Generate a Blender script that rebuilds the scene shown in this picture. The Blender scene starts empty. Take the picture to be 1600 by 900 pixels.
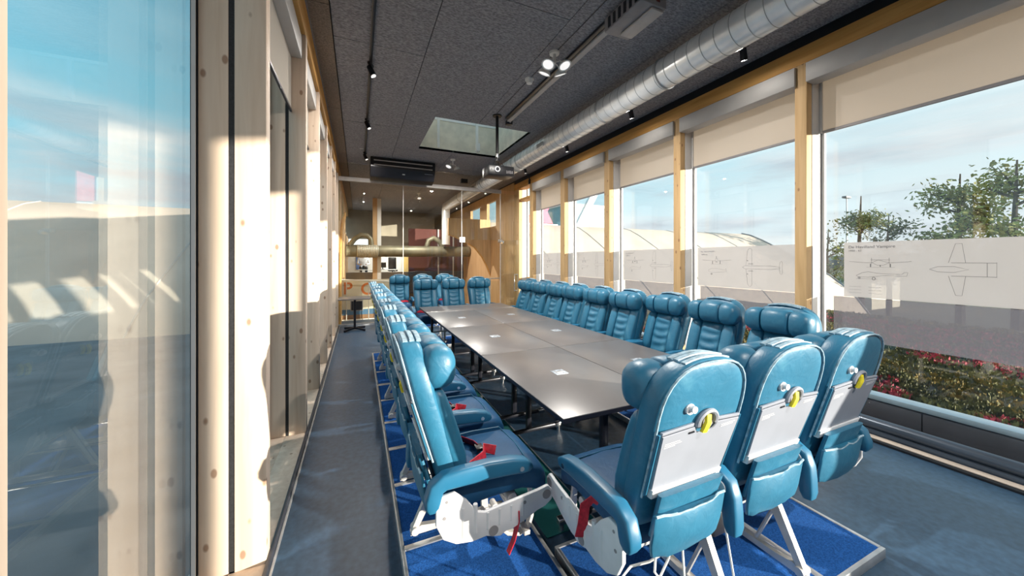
import bpy, bmesh, math, random
from mathutils import Vector, Matrix, noise
random.seed(7)
PI = math.pi
scene = bpy.context.scene
COL = scene.collection

# ------------------------------------------------------------------ camera, sky, sun, exposure
H_EYE = 1.6
FOC = 545.0
YAW = math.atan(240.0 / 545.0)
cd = bpy.data.cameras.new('camera')
cam = bpy.data.objects.new('camera', cd); COL.objects.link(cam)
cam.location = (0, 0, H_EYE)
cam.rotation_euler = (PI / 2, 0, -YAW)
cd.sensor_width = 36.0
cd.lens = FOC / 1600 * 36.0
cd.shift_y = -44.0 / 1600
cd.clip_start = 0.02; cd.clip_end = 2000
scene.camera = cam

vs = scene.view_settings
vs.view_transform = 'Standard'; vs.look = 'None'; vs.gamma = 1.0; vs.use_curve_mapping = False
vs.exposure = 0.68

SKY_GAIN = 0.74
LAMP = 1.45
SUN_POWER = 8.0
SUN_EL = math.radians(6.0)
SUN_DIR = Vector((0.70 * math.cos(SUN_EL), -0.714 * math.cos(SUN_EL), math.sin(SUN_EL)))

w = bpy.data.worlds.new('sky'); scene.world = w; w.use_nodes = True
nt = w.node_tree; nt.nodes.clear()
def N(t, typ, **kw):
    n = t.nodes.new(typ)
    for k, v in kw.items(): setattr(n, k, v)
    return n
def ramp(t, stops, interp='LINEAR'):
    n = t.nodes.new('ShaderNodeValToRGB'); cr = n.color_ramp; cr.interpolation = interp
    while len(cr.elements) < len(stops): cr.elements.new(0.5)
    for e, (p, c) in zip(cr.elements, stops):
        e.position = p; e.color = (c[0], c[1], c[2], 1)
    return n
o_ = N(nt, 'ShaderNodeOutputWorld'); bg = N(nt, 'ShaderNodeBackground')
tc = N(nt, 'ShaderNodeTexCoord'); sep = N(nt, 'ShaderNodeSeparateXYZ')
nt.links.new(tc.outputs['Generated'], sep.inputs[0])
grad = ramp(nt, [(0.0, (.30, .29, .28)), (0.5, (.70, .86, .90)), (0.55, (.56, .81, .90)), (0.62, (.30, .70, .86)), (0.72, (.20, .62, .82)), (1.0, (.14, .50, .76))])
mp = N(nt, 'ShaderNodeMapRange'); mp.inputs[1].default_value = -1; mp.inputs[2].default_value = 1
nt.links.new(sep.outputs['Z'], mp.inputs[0]); nt.links.new(mp.outputs[0], grad.inputs[0])
mapn = N(nt, 'ShaderNodeMapping'); mapn.inputs['Scale'].default_value = (1.0, 1.0, 5.0); mapn.inputs['Location'].default_value = (.6, .25, .3)
nt.links.new(tc.outputs['Generated'], mapn.inputs[0])
nz = N(nt, 'ShaderNodeTexNoise'); nz.inputs['Scale'].default_value = 1.7; nz.inputs['Detail'].default_value = 7; nz.inputs['Roughness'].default_value = .58
nt.links.new(mapn.outputs[0], nz.inputs['Vector'])
cl = ramp(nt, [(0.42, (0, 0, 0)), (0.58, (1, 1, 1))])
nt.links.new(nz.outputs[0], cl.inputs[0])
nz2 = N(nt, 'ShaderNodeTexNoise'); nz2.inputs['Scale'].default_value = 3.1; nz2.inputs['Detail'].default_value = 5
nt.links.new(mapn.outputs[0], nz2.inputs['Vector'])
ccol = ramp(nt, [(0.40, (.52, .56, .62)), (0.62, (.95, .90, .88))])
nt.links.new(nz2.outputs[0], ccol.inputs[0])
fade = ramp(nt, [(0.0, (0, 0, 0)), (0.5, (.9, .9, .9)), (0.59, (.9, .9, .9)), (0.66, (.15, .15, .15))])
nt.links.new(mp.outputs[0], fade.inputs[0])
mul = N(nt, 'ShaderNodeMath', operation='MULTIPLY')
nt.links.new(cl.outputs[0], mul.inputs[0]); nt.links.new(fade.outputs[0], mul.inputs[1])
# paler and warmer towards the low sun
dotn = N(nt, 'ShaderNodeVectorMath', operation='DOT_PRODUCT'); dotn.inputs[1].default_value = (.68, -.733, 0)
nt.links.new(tc.outputs['Generated'], dotn.inputs[0])
az = N(nt, 'ShaderNodeMapRange'); az.inputs[1].default_value = -.75; az.inputs[2].default_value = .9; az.inputs[3].default_value = 0.; az.inputs[4].default_value = .85
nt.links.new(dotn.outputs['Value'], az.inputs[0])
pale = N(nt, 'ShaderNodeMix', data_type='RGBA'); pale.inputs[7].default_value = (.86, .88, .87, 1)
nt.links.new(az.outputs[0], pale.inputs[0]); nt.links.new(grad.outputs[0], pale.inputs[6])
mx = N(nt, 'ShaderNodeMix', data_type='RGBA')
nt.links.new(mul.outputs[0], mx.inputs[0]); nt.links.new(pale.outputs[2], mx.inputs[6]); nt.links.new(ccol.outputs[0], mx.inputs[7])
nt.links.new(mx.outputs[2], bg.inputs[0]); bg.inputs[1].default_value = SKY_GAIN
nt.links.new(bg.outputs[0], o_.inputs[0])

sd = bpy.data.lights.new('sun', 'SUN'); sd.energy = SUN_POWER; sd.color = (1.0, .90, .76); sd.angle = math.radians(0.6)
sun = bpy.data.objects.new('sun', sd); COL.objects.link(sun)
sun.location = (20, -20, 8)
sun.rotation_euler = SUN_DIR.to_track_quat('Z', 'Y').to_euler()
scene.cycles.transparent_max_bounces = 24
scene.cycles.max_bounces = 10
scene.cycles.diffuse_bounces = 6
scene.cycles.caustics_reflective = False
scene.cycles.caustics_refractive = False

# ------------------------------------------------------------------ materials
def mat(name, col, rough=.5, metal=0., noise_s=None, noise_amt=.25, bump=0., bump_s=60., spec=.5, stretch=None, coat=0., col2=None):
    m = bpy.data.materials.new(name); m.use_nodes = True
    t = m.node_tree; b = t.nodes['Principled BSDF']
    b.inputs['Base Color'].default_value = (*col, 1); b.inputs['Roughness'].default_value = rough
    b.inputs['Metallic'].default_value = metal; b.inputs['Specular IOR Level'].default_value = spec
    if coat: b.inputs['Coat Weight'].default_value = coat; b.inputs['Coat Roughness'].default_value = .15
    tcn = N(t, 'ShaderNodeTexCoord'); mpn = N(t, 'ShaderNodeMapping')
    t.links.new(tcn.outputs['Object'], mpn.inputs[0])
    if stretch: mpn.inputs['Scale'].default_value = stretch
    if noise_s:
        n = N(t, 'ShaderNodeTexNoise'); n.inputs['Scale'].default_value = noise_s; n.inputs['Detail'].default_value = 4
        t.links.new(mpn.outputs[0], n.inputs['Vector'])
        c2 = col2 if col2 else tuple(min(1, c * (1 + noise_amt)) for c in col)
        r = ramp(t, [(.32, tuple(c * (1 - noise_amt) for c in col)), (.68, c2)])
        t.links.new(n.outputs[0], r.inputs[0]); t.links.new(r.outputs[0], b.inputs['Base Color'])
    if bump:
        n2 = N(t, 'ShaderNodeTexNoise'); n2.inputs['Scale'].default_value = bump_s; n2.inputs['Detail'].default_value = 3
        t.links.new(mpn.outputs[0], n2.inputs['Vector'])
        bn = N(t, 'ShaderNodeBump'); bn.inputs['Strength'].default_value = bump; bn.inputs['Distance'].default_value = .01
        t.links.new(n2.outputs[0], bn.inputs['Height']); t.links.new(bn.outputs[0], b.inputs['Normal'])
    return m

def wood_mat(name, axis='Z', light=(.76, .62, .50), dark=(.66, .51, .39), knots=True):
    """pine: stretched grain plus scattered brown knots"""
    m = bpy.data.materials.new(name); m.use_nodes = True
    t = m.node_tree; b = t.nodes['Principled BSDF']; b.inputs['Roughness'].default_value = .6; b.inputs['Specular IOR Level'].default_value = .3
    tcn = N(t, 'ShaderNodeTexCoord'); mpn = N(t, 'ShaderNodeMapping')
    t.links.new(tcn.outputs['Object'], mpn.inputs[0])
    s = {'X': (.5, 9, 9), 'Y': (9, .5, 9), 'Z': (9, 9, .5)}[axis]
    mpn.inputs['Scale'].default_value = s
    n = N(t, 'ShaderNodeTexNoise'); n.inputs['Scale'].default_value = 2.4; n.inputs['Detail'].default_value = 6; n.inputs['Distortion'].default_value = .6
    t.links.new(mpn.outputs[0], n.inputs['Vector'])
    r = ramp(t, [(.3, dark), (.62, light)])
    t.links.new(n.outputs[0], r.inputs[0])
    last = r.outputs[0]
    if knots:
        mp2 = N(t, 'ShaderNodeMapping')
        s2 = {'X': (.55, 1, 1), 'Y': (1, .55, 1), 'Z': (1, 1, .55)}[axis]
        mp2.inputs['Scale'].default_value = s2
        t.links.new(tcn.outputs['Object'], mp2.inputs[0])
        v = N(t, 'ShaderNodeTexVoronoi'); v.inputs['Scale'].default_value = 10.0
        t.links.new(mp2.outputs[0], v.inputs['Vector'])
        kr = ramp(t, [(.10, (1, 1, 1)), (.155, (0, 0, 0))])
        t.links.new(v.outputs['Distance'], kr.inputs[0])
        mm = N(t, 'ShaderNodeMix', data_type='RGBA'); mm.inputs[7].default_value = (.26, .13, .07, 1)
        kf = N(t, 'ShaderNodeMath', operation='MULTIPLY'); kf.inputs[1].default_value = .75
        t.links.new(kr.outputs[0], kf.inputs[0]); t.links.new(kf.outputs[0], mm.inputs[0])
        t.links.new(last, mm.inputs[6]); last = mm.outputs[2]
    t.links.new(last, b.inputs['Base Color'])
    bn = N(t, 'ShaderNodeBump'); bn.inputs['Strength'].default_value = .12; bn.inputs['Distance'].default_value = .004
    t.links.new(n.outputs[0], bn.inputs['Height']); t.links.new(bn.outputs[0], b.inputs['Normal'])
    return m

def glass_mat(name, tint=(1, 1, 1), base=.05, gain=1.0, rough=0.0):
    """thin pane: straight transmission plus a Schlick reflection"""
    m = bpy.data.materials.new(name); m.use_nodes = True
    t = m.node_tree; t.nodes.clear()
    out = N(t, 'ShaderNodeOutputMaterial'); mixs = N(t, 'ShaderNodeMixShader')
    tr = N(t, 'ShaderNodeBsdfTransparent'); gl = N(t, 'ShaderNodeBsdfGlossy')
    tr.inputs[0].default_value = (*tint, 1); gl.inputs['Roughness'].default_value = rough
    lw = N(t, 'ShaderNodeLayerWeight'); pw = N(t, 'ShaderNodeMath', operation='POWER'); pw.inputs[1].default_value = 4.2
    t.links.new(lw.outputs['Facing'], pw.inputs[0])
    ma = N(t, 'ShaderNodeMath', operation='MULTIPLY_ADD'); ma.inputs[1].default_value = (1 - base) * gain; ma.inputs[2].default_value = base
    ma.use_clamp = True
    t.links.new(pw.outputs[0], ma.inputs[0]); t.links.new(ma.outputs[0], mixs.inputs[0])
    t.links.new(tr.outputs[0], mixs.inputs[1]); t.links.new(gl.outputs[0], mixs.inputs[2])
    t.links.new(mixs.outputs[0], out.inputs[0])
    return m

def film_mat(name, col, clear, trans):
    """frosted film: part clear, part translucent, part diffuse"""
    m = bpy.data.materials.new(name); m.use_nodes = True
    t = m.node_tree; t.nodes.clear()
    out = N(t, 'ShaderNodeOutputMaterial'); m1 = N(t, 'ShaderNodeMixShader'); m2 = N(t, 'ShaderNodeMixShader')
    tr = N(t, 'ShaderNodeBsdfTransparent'); tl = N(t, 'ShaderNodeBsdfTranslucent'); df = N(t, 'ShaderNodeBsdfDiffuse')
    tl.inputs[0].default_value = (*col, 1); df.inputs[0].default_value = (*col, 1)
    m1.inputs[0].default_value = trans; m2.inputs[0].default_value = clear
    t.links.new(df.outputs[0], m1.inputs[1]); t.links.new(tl.outputs[0], m1.inputs[2])
    t.links.new(m1.outputs[0], m2.inputs[1]); t.links.new(tr.outputs[0], m2.inputs[2])
    t.links.new(m2.outputs[0], out.inputs[0])
    return m

def emit_mat(name, col, s):
    m = bpy.data.materials.new(name); m.use_nodes = True
    b = m.node_tree.nodes['Principled BSDF']
    b.inputs['Base Color'].default_value = (*col, 1); b.inputs['Emission Color'].default_value = (*col, 1); b.inputs['Emission Strength'].default_value = s
    return m

def leather_mat(name, col, worn, rough=.42):
    m = bpy.data.materials.new(name); m.use_nodes = True
    t = m.node_tree; b = t.nodes['Principled BSDF']; b.inputs['Roughness'].default_value = rough
    b.inputs['Specular IOR Level'].default_value = .55
    tcn = N(t, 'ShaderNodeTexCoord')
    n = N(t, 'ShaderNodeTexNoise'); n.inputs['Scale'].default_value = 5.; n.inputs['Detail'].default_value = 6; n.inputs['Roughness'].default_value = .62
    t.links.new(tcn.outputs['Object'], n.inputs['Vector'])
    r = ramp(t, [(.36, tuple(c * .84 for c in col)), (.58, col), (.80, worn)])
    t.links.new(n.outputs[0], r.inputs[0]); t.links.new(r.outputs[0], b.inputs['Base Color'])
    n2 = N(t, 'ShaderNodeTexNoise'); n2.inputs['Scale'].default_value = 14.; n2.inputs['Detail'].default_value = 5; n2.inputs['Distortion'].default_value = 1.2
    t.links.new(tcn.outputs['Object'], n2.inputs['Vector'])
    bn = N(t, 'ShaderNodeBump'); bn.inputs['Strength'].default_value = .22; bn.inputs['Distance'].default_value = .012
    t.links.new(n2.outputs[0], bn.inputs['Height']); t.links.new(bn.outputs[0], b.inputs['Normal'])
    return m

M = {}
M['leather'] = leather_mat('teal blue leather', (.024, .160, .275), (.090, .28, .39))
M['leather_seat'] =  leather_mat('navy seat leather', (.012, .080, .190), (.04, .14, .28), .50)
M['leather_seat'].node_tree.nodes['Principled BSDF'].inputs['Specular IOR Level'].default_value = .25
M['plastic_blue'] = mat('blue armrest plastic', (.018, .140, .26), .40, noise_s=8, noise_amt=.08)
M['panel_grey'] = mat('grey tray plastic', (.30, .32, .375), .45, noise_s=6, noise_amt=.06)
M['white_plastic'] = mat('off white moulded plastic', (.72, .72, .74), .45, noise_s=10, noise_amt=.06)
M['piping'] = mat('pale worn piping', (.30, .43, .52), .5, noise_s=40, noise_amt=.3)
M['metal_light'] = mat('pale grey painted metal', (.62, .60, .58), .38, .25, noise_s=12, noise_amt=.1)
M['alu'] = mat('brushed aluminium edge', (.62, .63, .65), .34, .75, noise_s=14, noise_amt=.12)
M['black'] = mat('black plastic', (.010, .010, .013), .36, noise_s=9, noise_amt=.2)
M['black_metal'] = mat('black steel', (.014, .015, .022), .32, .3, noise_s=9, noise_amt=.2)
M['chrome'] = mat('chrome', (.75, .75, .76), .14, 1., noise_s=9, noise_amt=.05)
M['red'] = mat('red webbing', (.55, .018, .04), .6, noise_s=60, noise_amt=.25)
M['yellow'] = mat('yellow tag fabric', (.90, .72, .03), .6, noise_s=60, noise_amt=.2)
M['carpet'] = mat('blue carpet', (.020, .115, .40), .95, noise_s=160, noise_amt=.35, bump=.5, bump_s=300, spec=.15)
M['lino'] = mat('dark blue grey linoleum', (.034, .076, .134), .36, noise_s=26, noise_amt=.22, bump=.03, bump_s=140, spec=.46)
M['table'] = mat('dark taupe laminate', (.145, .134, .134), .34, noise_s=3, noise_amt=.08, spec=.55)
M['table_edge'] = mat('black table edge', (.010, .011, .02), .5, noise_s=3, noise_amt=.08)
M['port'] = mat('pale metal port plate', (.42, .47, .53), .35, .2, noise_s=45, noise_amt=.6)
M['board'] = mat('dark grey wood wool board', (.30, .295, .315), .85, noise_s=34, noise_amt=.40, bump=.6, bump_s=90, spec=.25, stretch=(1, 2.2, 1))
M['board_brown'] = mat('brown grey wood wool board', (.26, .21, .17), .85, noise_s=60, noise_amt=.4, bump=.6, bump_s=90, spec=.25, stretch=(1, 2.2, 1))
M['roofing'] = mat('roof slab', (.10, .10, .10), .9, noise_s=2, noise_amt=.2)
M['wood'] = wood_mat('sunlit pine post', 'Z')  # left posts: their bright sunlit look is put into the colour
M['wood_r'] = wood_mat('unlit pine post', 'Z', (.64, .43, .22), (.53, .34, .16))  # same pine on the right, its unlit orange tone put into the colour
M['woodY'] = wood_mat('pine beam', 'Y', (.74, .41, .13), (.60, .30, .08), False)
M['woodwall'] = wood_mat('pine wall boards', 'Z', (.66, .44, .24), (.54, .34, .17), False)
M['blind'] = film_mat('roller blind fabric', (.70, .64, .57), .0, .32)
M['cassette'] = mat('pale grey blind casing', (.54, .52, .50), .5, noise_s=5, noise_amt=.04)
M['white_frame'] = mat('white window frame', (.58, .57, .57), .42, noise_s=5, noise_amt=.04)
M['dark_frame'] = mat('dark window frame', (.03, .035, .05), .4, noise_s=5, noise_amt=.1)
M['gasket'] = mat('black rubber gasket', (.012, .012, .014), .7, noise_s=120, noise_amt=.6)
M['glass'] = glass_mat('window glass', (.96, .985, .985), .075, 1.15)
M['glass_right'] = glass_mat('clear window glass', (.97, .985, .985), .045, .8)
M['glass_part'] = glass_mat('partition glass', (.95, .965, .95), .045, .9)
M['glass_floor'] = mat('teal floor glass', (.03, .17, .17), .14, spec=.6, noise_s=3, noise_amt=.1)
M['film_text'] = film_mat('white frosted print film', (.50, .49, .50), .28, .5)
M['film_low'] = film_mat('pale frosted film', (.20, .20, .235), .46, .40)
M['ink'] = mat('dark grey print', (.10, .10, .12), .7, noise_s=30, noise_amt=.2)
M['ink_pale'] = mat('pale grey print', (.34, .34, .36), .7, noise_s=30, noise_amt=.2)
M['duct'] = mat('galvanised spiral duct', (.88, .91, .93), .30, .30, noise_s=5, noise_amt=.12)
M['duct_seam'] = mat('duct seam', (.52, .54, .55), .42, .6, noise_s=5, noise_amt=.1)
M['concrete'] = mat('pale plastered shaft', (.74, .69, .58), .8, noise_s=5, noise_amt=.12)
M['white'] = mat('white paint', (.82, .82, .80), .5, noise_s=5, noise_amt=.03)
M['grey_case'] = mat('warm grey casing', (.26, .25, .26), .5, noise_s=8, noise_amt=.1)
M['raceway'] = mat('pale cable channel', (.50, .47, .45), .55, noise_s=8, noise_amt=.08)
M['lamp_glass'] = emit_mat('lit lamp reflector', (.9, .88, .86), .55)
M['sill_metal'] = mat('pale blue grey coping metal', (.36, .46, .54), .4, .3, noise_s=4, noise_amt=.08)
M['parapet'] = mat('dark grey facade panel', (.055, .055, .068), .5, noise_s=4, noise_amt=.12)
M['rail_pipe'] = mat('dark blue grey heater casing', (.06, .08, .11), .28, .3, noise_s=4, noise_amt=.1)
M['strip'] = mat('beige floor strip', (.58, .50, .43), .5, noise_s=6, noise_amt=.08)
M['gravel'] = mat('pebble gravel', (.30, .27, .25), .9, noise_s=60, noise_amt=.6, bump=.8, bump_s=40)
M['sedum_soil'] = mat('sedum bed', (.085, .075, .045), .95, noise_s=4, noise_amt=.6, bump=1., bump_s=20)
M['sedum_a'] = mat('olive sedum', (.13, .13, .045), .9, noise_s=6, noise_amt=.4)
M['sedum_b'] = mat('dark sedum', (.06, .07, .035), .9, noise_s=6, noise_amt=.4)
M['sedum_red'] = mat('red sedum', (.42, .06, .09), .9, noise_s=6, noise_amt=.4)
M['sedum_gold'] = mat('golden sedum', (.30, .22, .06), .9, noise_s=6, noise_amt=.4)
M['vault'] = mat('cream roofing membrane', (.60, .50, .42), .8, noise_s=.6, noise_amt=.08)
M['flatroof'] = mat('grey roofing felt', (.20, .20, .21), .85, noise_s=1.2, noise_amt=.2)
M['terrain'] = mat('dull ground', (.12, .11, .075), .95, noise_s=.05, noise_amt=.4)
M['hill'] = mat('wooded hill', (.16, .19, .17), .95, noise_s=.05, noise_amt=.3)
M['bark'] = mat('bark', (.09, .07, .055), .9, noise_s=4, noise_amt=.3)
M['leaf'] = mat('autumn leaves', (.24, .24, .07), .8, noise_s=.8, noise_amt=.5)
M['leaf_b'] = mat('dull leaves', (.19, .18, .08), .8, noise_s=.8, noise_amt=.5)
M['sign_red'] = mat('red sign', (.70, .07, .06), .5, noise_s=2, noise_amt=.1)
M['sign_pink'] = mat('magenta sign', (.60, .05, .14), .5, noise_s=2, noise_amt=.1)
M['teal_clad'] = mat('pale teal cladding', (.34, .50, .52), .6, noise_s=1, noise_amt=.1)
M['maroon'] = mat('dark red hall wall', (.11, .03, .025), .8, noise_s=1, noise_amt=.2)
M['flex'] = mat('pale flexible duct sleeve', (.55, .52, .42), .5, .3, noise_s=5, noise_amt=.15)
M['olive_duct'] = mat('dull olive duct', (.24, .22, .15), .5, .4, noise_s=3, noise_amt=.3)
M['cream'] = mat('cream panel', (.66, .60, .47), .6, noise_s=2, noise_amt=.08)
M['orange'] = mat('orange lettering', (.62, .17, .03), .6, noise_s=6, noise_amt=.1)
M['blue_band'] = mat('blue band', (.06, .14, .25), .6, noise_s=4, noise_amt=.1)
M['brown'] = mat('brown skirting', (.22, .12, .06), .6, noise_s=4, noise_amt=.2)
M['taupe'] = mat('taupe balcony front', (.33, .29, .23), .7, noise_s=2, noise_amt=.1)
M['yellow_wood'] = mat('yellow office door', (.78, .56, .20), .6, noise_s=2, noise_amt=.1)
M['blue_screen'] = mat('blue notice board', (.13, .24, .55), .6, noise_s=2, noise_amt=.1)
M['skin'] = mat('skin', (.55, .33, .24), .6, noise_s=5, noise_amt=.05)
M['hair'] = mat('brown hair', (.10, .06, .04), .7, noise_s=30, noise_amt=.3)
M['shirt'] = mat('white shirt', (.75, .77, .82), .8, noise_s=8, noise_amt=.06)
M['cable'] = mat('white cable', (.86, .86, .84), .5, noise_s=8, noise_amt=.03)

# ------------------------------------------------------------------ mesh helpers
def finish(name, bm, m, parent=None, smooth=True, ang=38):
    me = bpy.data.meshes.new(name); bmesh.ops.recalc_face_normals(bm, faces=bm.faces[:])
    bm.to_mesh(me); bm.free()
    return link(name, me, m, parent, smooth, ang)
def link(name, me, m, parent=None, smooth=True, ang=38):
    me.materials.append(M[m] if isinstance(m, str) else m)
    if smooth:
        me.shade_smooth(); me.set_sharp_from_angle(angle=math.radians(ang))
    o = bpy.data.objects.new(name, me); COL.objects.link(o)
    if parent is not None: o.parent = parent
    return o
def tag(o, label=None, cat=None, group=None, kind=None):
    if label: o['label'] = label
    if cat: o['category'] = cat
    if group: o['group'] = group
    if kind: o['kind'] = kind
    return o
def thing(name, label, cat, loc=(0, 0, 0), rotz=0., group=None):
    o = bpy.data.objects.new(name, None); COL.objects.link(o); o.empty_display_size = .1
    o.location = loc; o.rotation_euler = (0, 0, rotz)
    return tag(o, label, cat, group)
def add_box(bm, lo, hi, bev=0., seg=2):
    vs_ = [bm.verts.new((x, y, z)) for x in (lo[0], hi[0]) for y in (lo[1], hi[1]) for z in (lo[2], hi[2])]
    fs = [(0, 1, 3, 2), (4, 6, 7, 5), (0, 4, 5, 1), (2, 3, 7, 6), (0, 2, 6, 4), (1, 5, 7, 3)]
    faces = [bm.faces.new([vs_[i] for i in f]) for f in fs]
    if bev > 0:
        bmesh.ops.recalc_face_normals(bm, faces=faces)
        es = list({e for f in faces for e in f.edges})
        bmesh.ops.bevel(bm, geom=es, offset=bev, segments=seg, affect='EDGES', profile=.5)
def box(name, lo, hi, m, parent=None, bev=0.):
    bm = bmesh.new(); add_box(bm, lo, hi, bev); return finish(name, bm, m, parent)
def loft(bm, rings, cap=True, closed=True):
    R = [[bm.verts.new(p) for p in r] for r in rings]
    n = len(R[0])
    for a, b in zip(R[:-1], R[1:]):
        for i in range(n if closed else n - 1):
            j = (i + 1) % n
            bm.faces.new((a[i], a[j], b[j], b[i]))
    if cap:
        bm.faces.new(R[0][::-1]); bm.faces.new(R[-1])
    return R
def sup(hw, hd, p=4., n=24):
    out = []
    for i in range(n):
        a = 2 * PI * i / n; c, s = math.cos(a), math.sin(a)
        out.append((hw * math.copysign(abs(c) ** (2 / p), c), hd * math.copysign(abs(s) ** (2 / p), s)))
    return out
def add_tube(bm, pts, r, n=8, cap=True, flat=None):
    """tube along a polyline; flat=(rx, ry) gives a flat section"""
    pts = [Vector(p) for p in pts]; rings = []; up = None
    for i, p in enumerate(pts):
        if i == 0: d = pts[1] - p
        elif i == len(pts) - 1: d = p - pts[i - 1]
        else: d = (pts[i + 1] - p).normalized() + (p - pts[i - 1]).normalized()
        d.normalize()
        if up is None:
            up = Vector((1, 0, 0)) if abs(d.x) < .9 else Vector((0, 0, 1))
        s = d.cross(up)
        if s.length < 1e-4: s = d.cross(Vector((0, 1, .1)))
        s.normalize(); u = s.cross(d).normalized(); up = u
        rr = r[i] if isinstance(r, (list, tuple)) else r
        if flat: rings.append([p + u * (flat[0] * a) + s * (flat[1] * b) for a, b in sup(1, 1, 6, max(n, 8))])
        else: rings.append([p + u * (rr * math.cos(2 * PI * k / n)) + s * (rr * math.sin(2 * PI * k / n)) for k in range(n)])
    loft(bm, rings, cap)
def tube(name, pts, r, m, parent=None, n=8, flat=None):
    bm = bmesh.new(); add_tube(bm, pts, r, n, True, flat); return finish(name, bm, m, parent)
def add_prism(bm, poly, axis, a, b):
    """poly in the two other axes, extruded between a and b"""
    def P(u, v, w_):
        return {'X': (w_, u, v), 'Y': (u, w_, v), 'Z': (u, v, w_)}[axis]
    A = [bm.verts.new(P(u, v, a)) for u, v in poly]; B = [bm.verts.new(P(u, v, b)) for u, v in poly]
    f1 = bm.faces.new(A[::-1]); f2 = bm.faces.new(B); n = len(poly)
    for i in range(n):
        j = (i + 1) % n; bm.faces.new((A[i], A[j], B[j], B[i]))
def prism(name, poly, axis, a, b, m, parent=None, bev=0.):
    bm = bmesh.new(); add_prism(bm, poly, axis, a, b)
    if bev:
        bmesh.ops.recalc_face_normals(bm, faces=bm.faces[:])
        es = [e for e in bm.edges if len(e.link_faces) == 2 and e.calc_face_angle(0) > .5]
        bmesh.ops.bevel(bm, geom=es, offset=bev, segments=2, affect='EDGES', profile=.5)
    return finish(name, bm, m, parent)
def add_cyl(bm, c, axis, r, a, b, n=20, r2=None):
    r2 = r if r2 is None else r2
    rings = []
    for w_, rr in ((a, r), (b, r2)):
        ring = []
        for k in range(n):
            u, v = rr * math.cos(2 * PI * k / n), rr * math.sin(2 * PI * k / n)
            ring.append({'X': (w_, c[0] + u, c[1] + v), 'Y': (c[0] + u, w_, c[1] + v), 'Z': (c[0] + u, c[1] + v, w_)}[axis])
        rings.append(ring)
    loft(bm, rings)
def cyl(name, c, axis, r, a, b, m, parent=None, n=20, r2=None):
    bm = bmesh.new(); add_cyl(bm, c, axis, r, a, b, n, r2); return finish(name, bm, m, parent)
def add_torus(bm, c, R, r, axis='Y', a0=0., a1=2 * PI, n=24, k=8, skew=0.):
    full = abs(a1 - a0 - 2 * PI) < 1e-4
    rings = []
    for i in range(n + (0 if full else 1)):
        a = a0 + (a1 - a0) * i / n
        ring = []
        for j in range(k):
            b = 2 * PI * j / k
            rr = R + r * math.cos(b); h = r * math.sin(b)
            u, v = rr * math.cos(a), rr * math.sin(a)
            p = {'Y': (c[0] + u, c[1] + h - skew * v, c[2] + v), 'Z': (c[0] + u, c[1] + v, c[2] + h), 'X': (c[0] + h, c[1] + u, c[2] + v)}[axis]
            ring.append(p)
        rings.append(ring)
    if full: rings.append(rings[0])
    loft(bm, rings, cap=not full)
    if full: bmesh.ops.remove_doubles(bm, verts=bm.verts[:], dist=1e-6)
def copy_tree(o, parent=None):
    c = o.copy(); COL.objects.link(c)
    if parent is not None: c.parent = parent
    for ch in list(o.children): copy_tree(ch, c)
    return c
def text_mesh(name, body, size, m, parent, origin, ux, uz):
    """flat lettering: ux = writing direction, uz = up"""
    cu = bpy.data.curves.new(name, 'FONT'); cu.body = body; cu.size = size; cu.offset = .018 * size if size > .2 else .0
    tmp = bpy.data.objects.new('tmp_text', cu); COL.objects.link(tmp)
    dg = bpy.context.evaluated_depsgraph_get()
    me = bpy.data.meshes.new_from_object(tmp.evaluated_get(dg))
    bpy.data.objects.remove(tmp); bpy.data.curves.remove(cu)
    o = Vector(origin); ux = Vector(ux); uz = Vector(uz)
    for v in me.vertices: v.co = o + ux * v.co.x + uz * v.co.y
    me.materials.clear()
    return link(name, me, m, parent, smooth=False)

# ------------------------------------------------------------------ room shell
XL, XR, ZC = -.44, 4.25, 3.95          # left post fronts, right post fronts, ceiling
XGL, XGR = -.74, 4.55                  # left and right panes
YB, YF = -6.0, 18.0                    # rear wall, far end of the building
YP = 9.3                               # glass partition
struct = lambda o: tag(o, kind='structure')

bm = bmesh.new(); add_box(bm, (-.80, YB, -.25), (4.62, 10.1, 0.))
floor = struct(finish('floor', bm, 'lino'))
box('glass_strip', (.99, 1.75, 0.0005), (1.33, 6.2, .006), 'glass_floor', floor)
box('strip_edge', (1.33, 1.75, 0.0005), (1.338, 6.2, .009), 'alu', floor)

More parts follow.
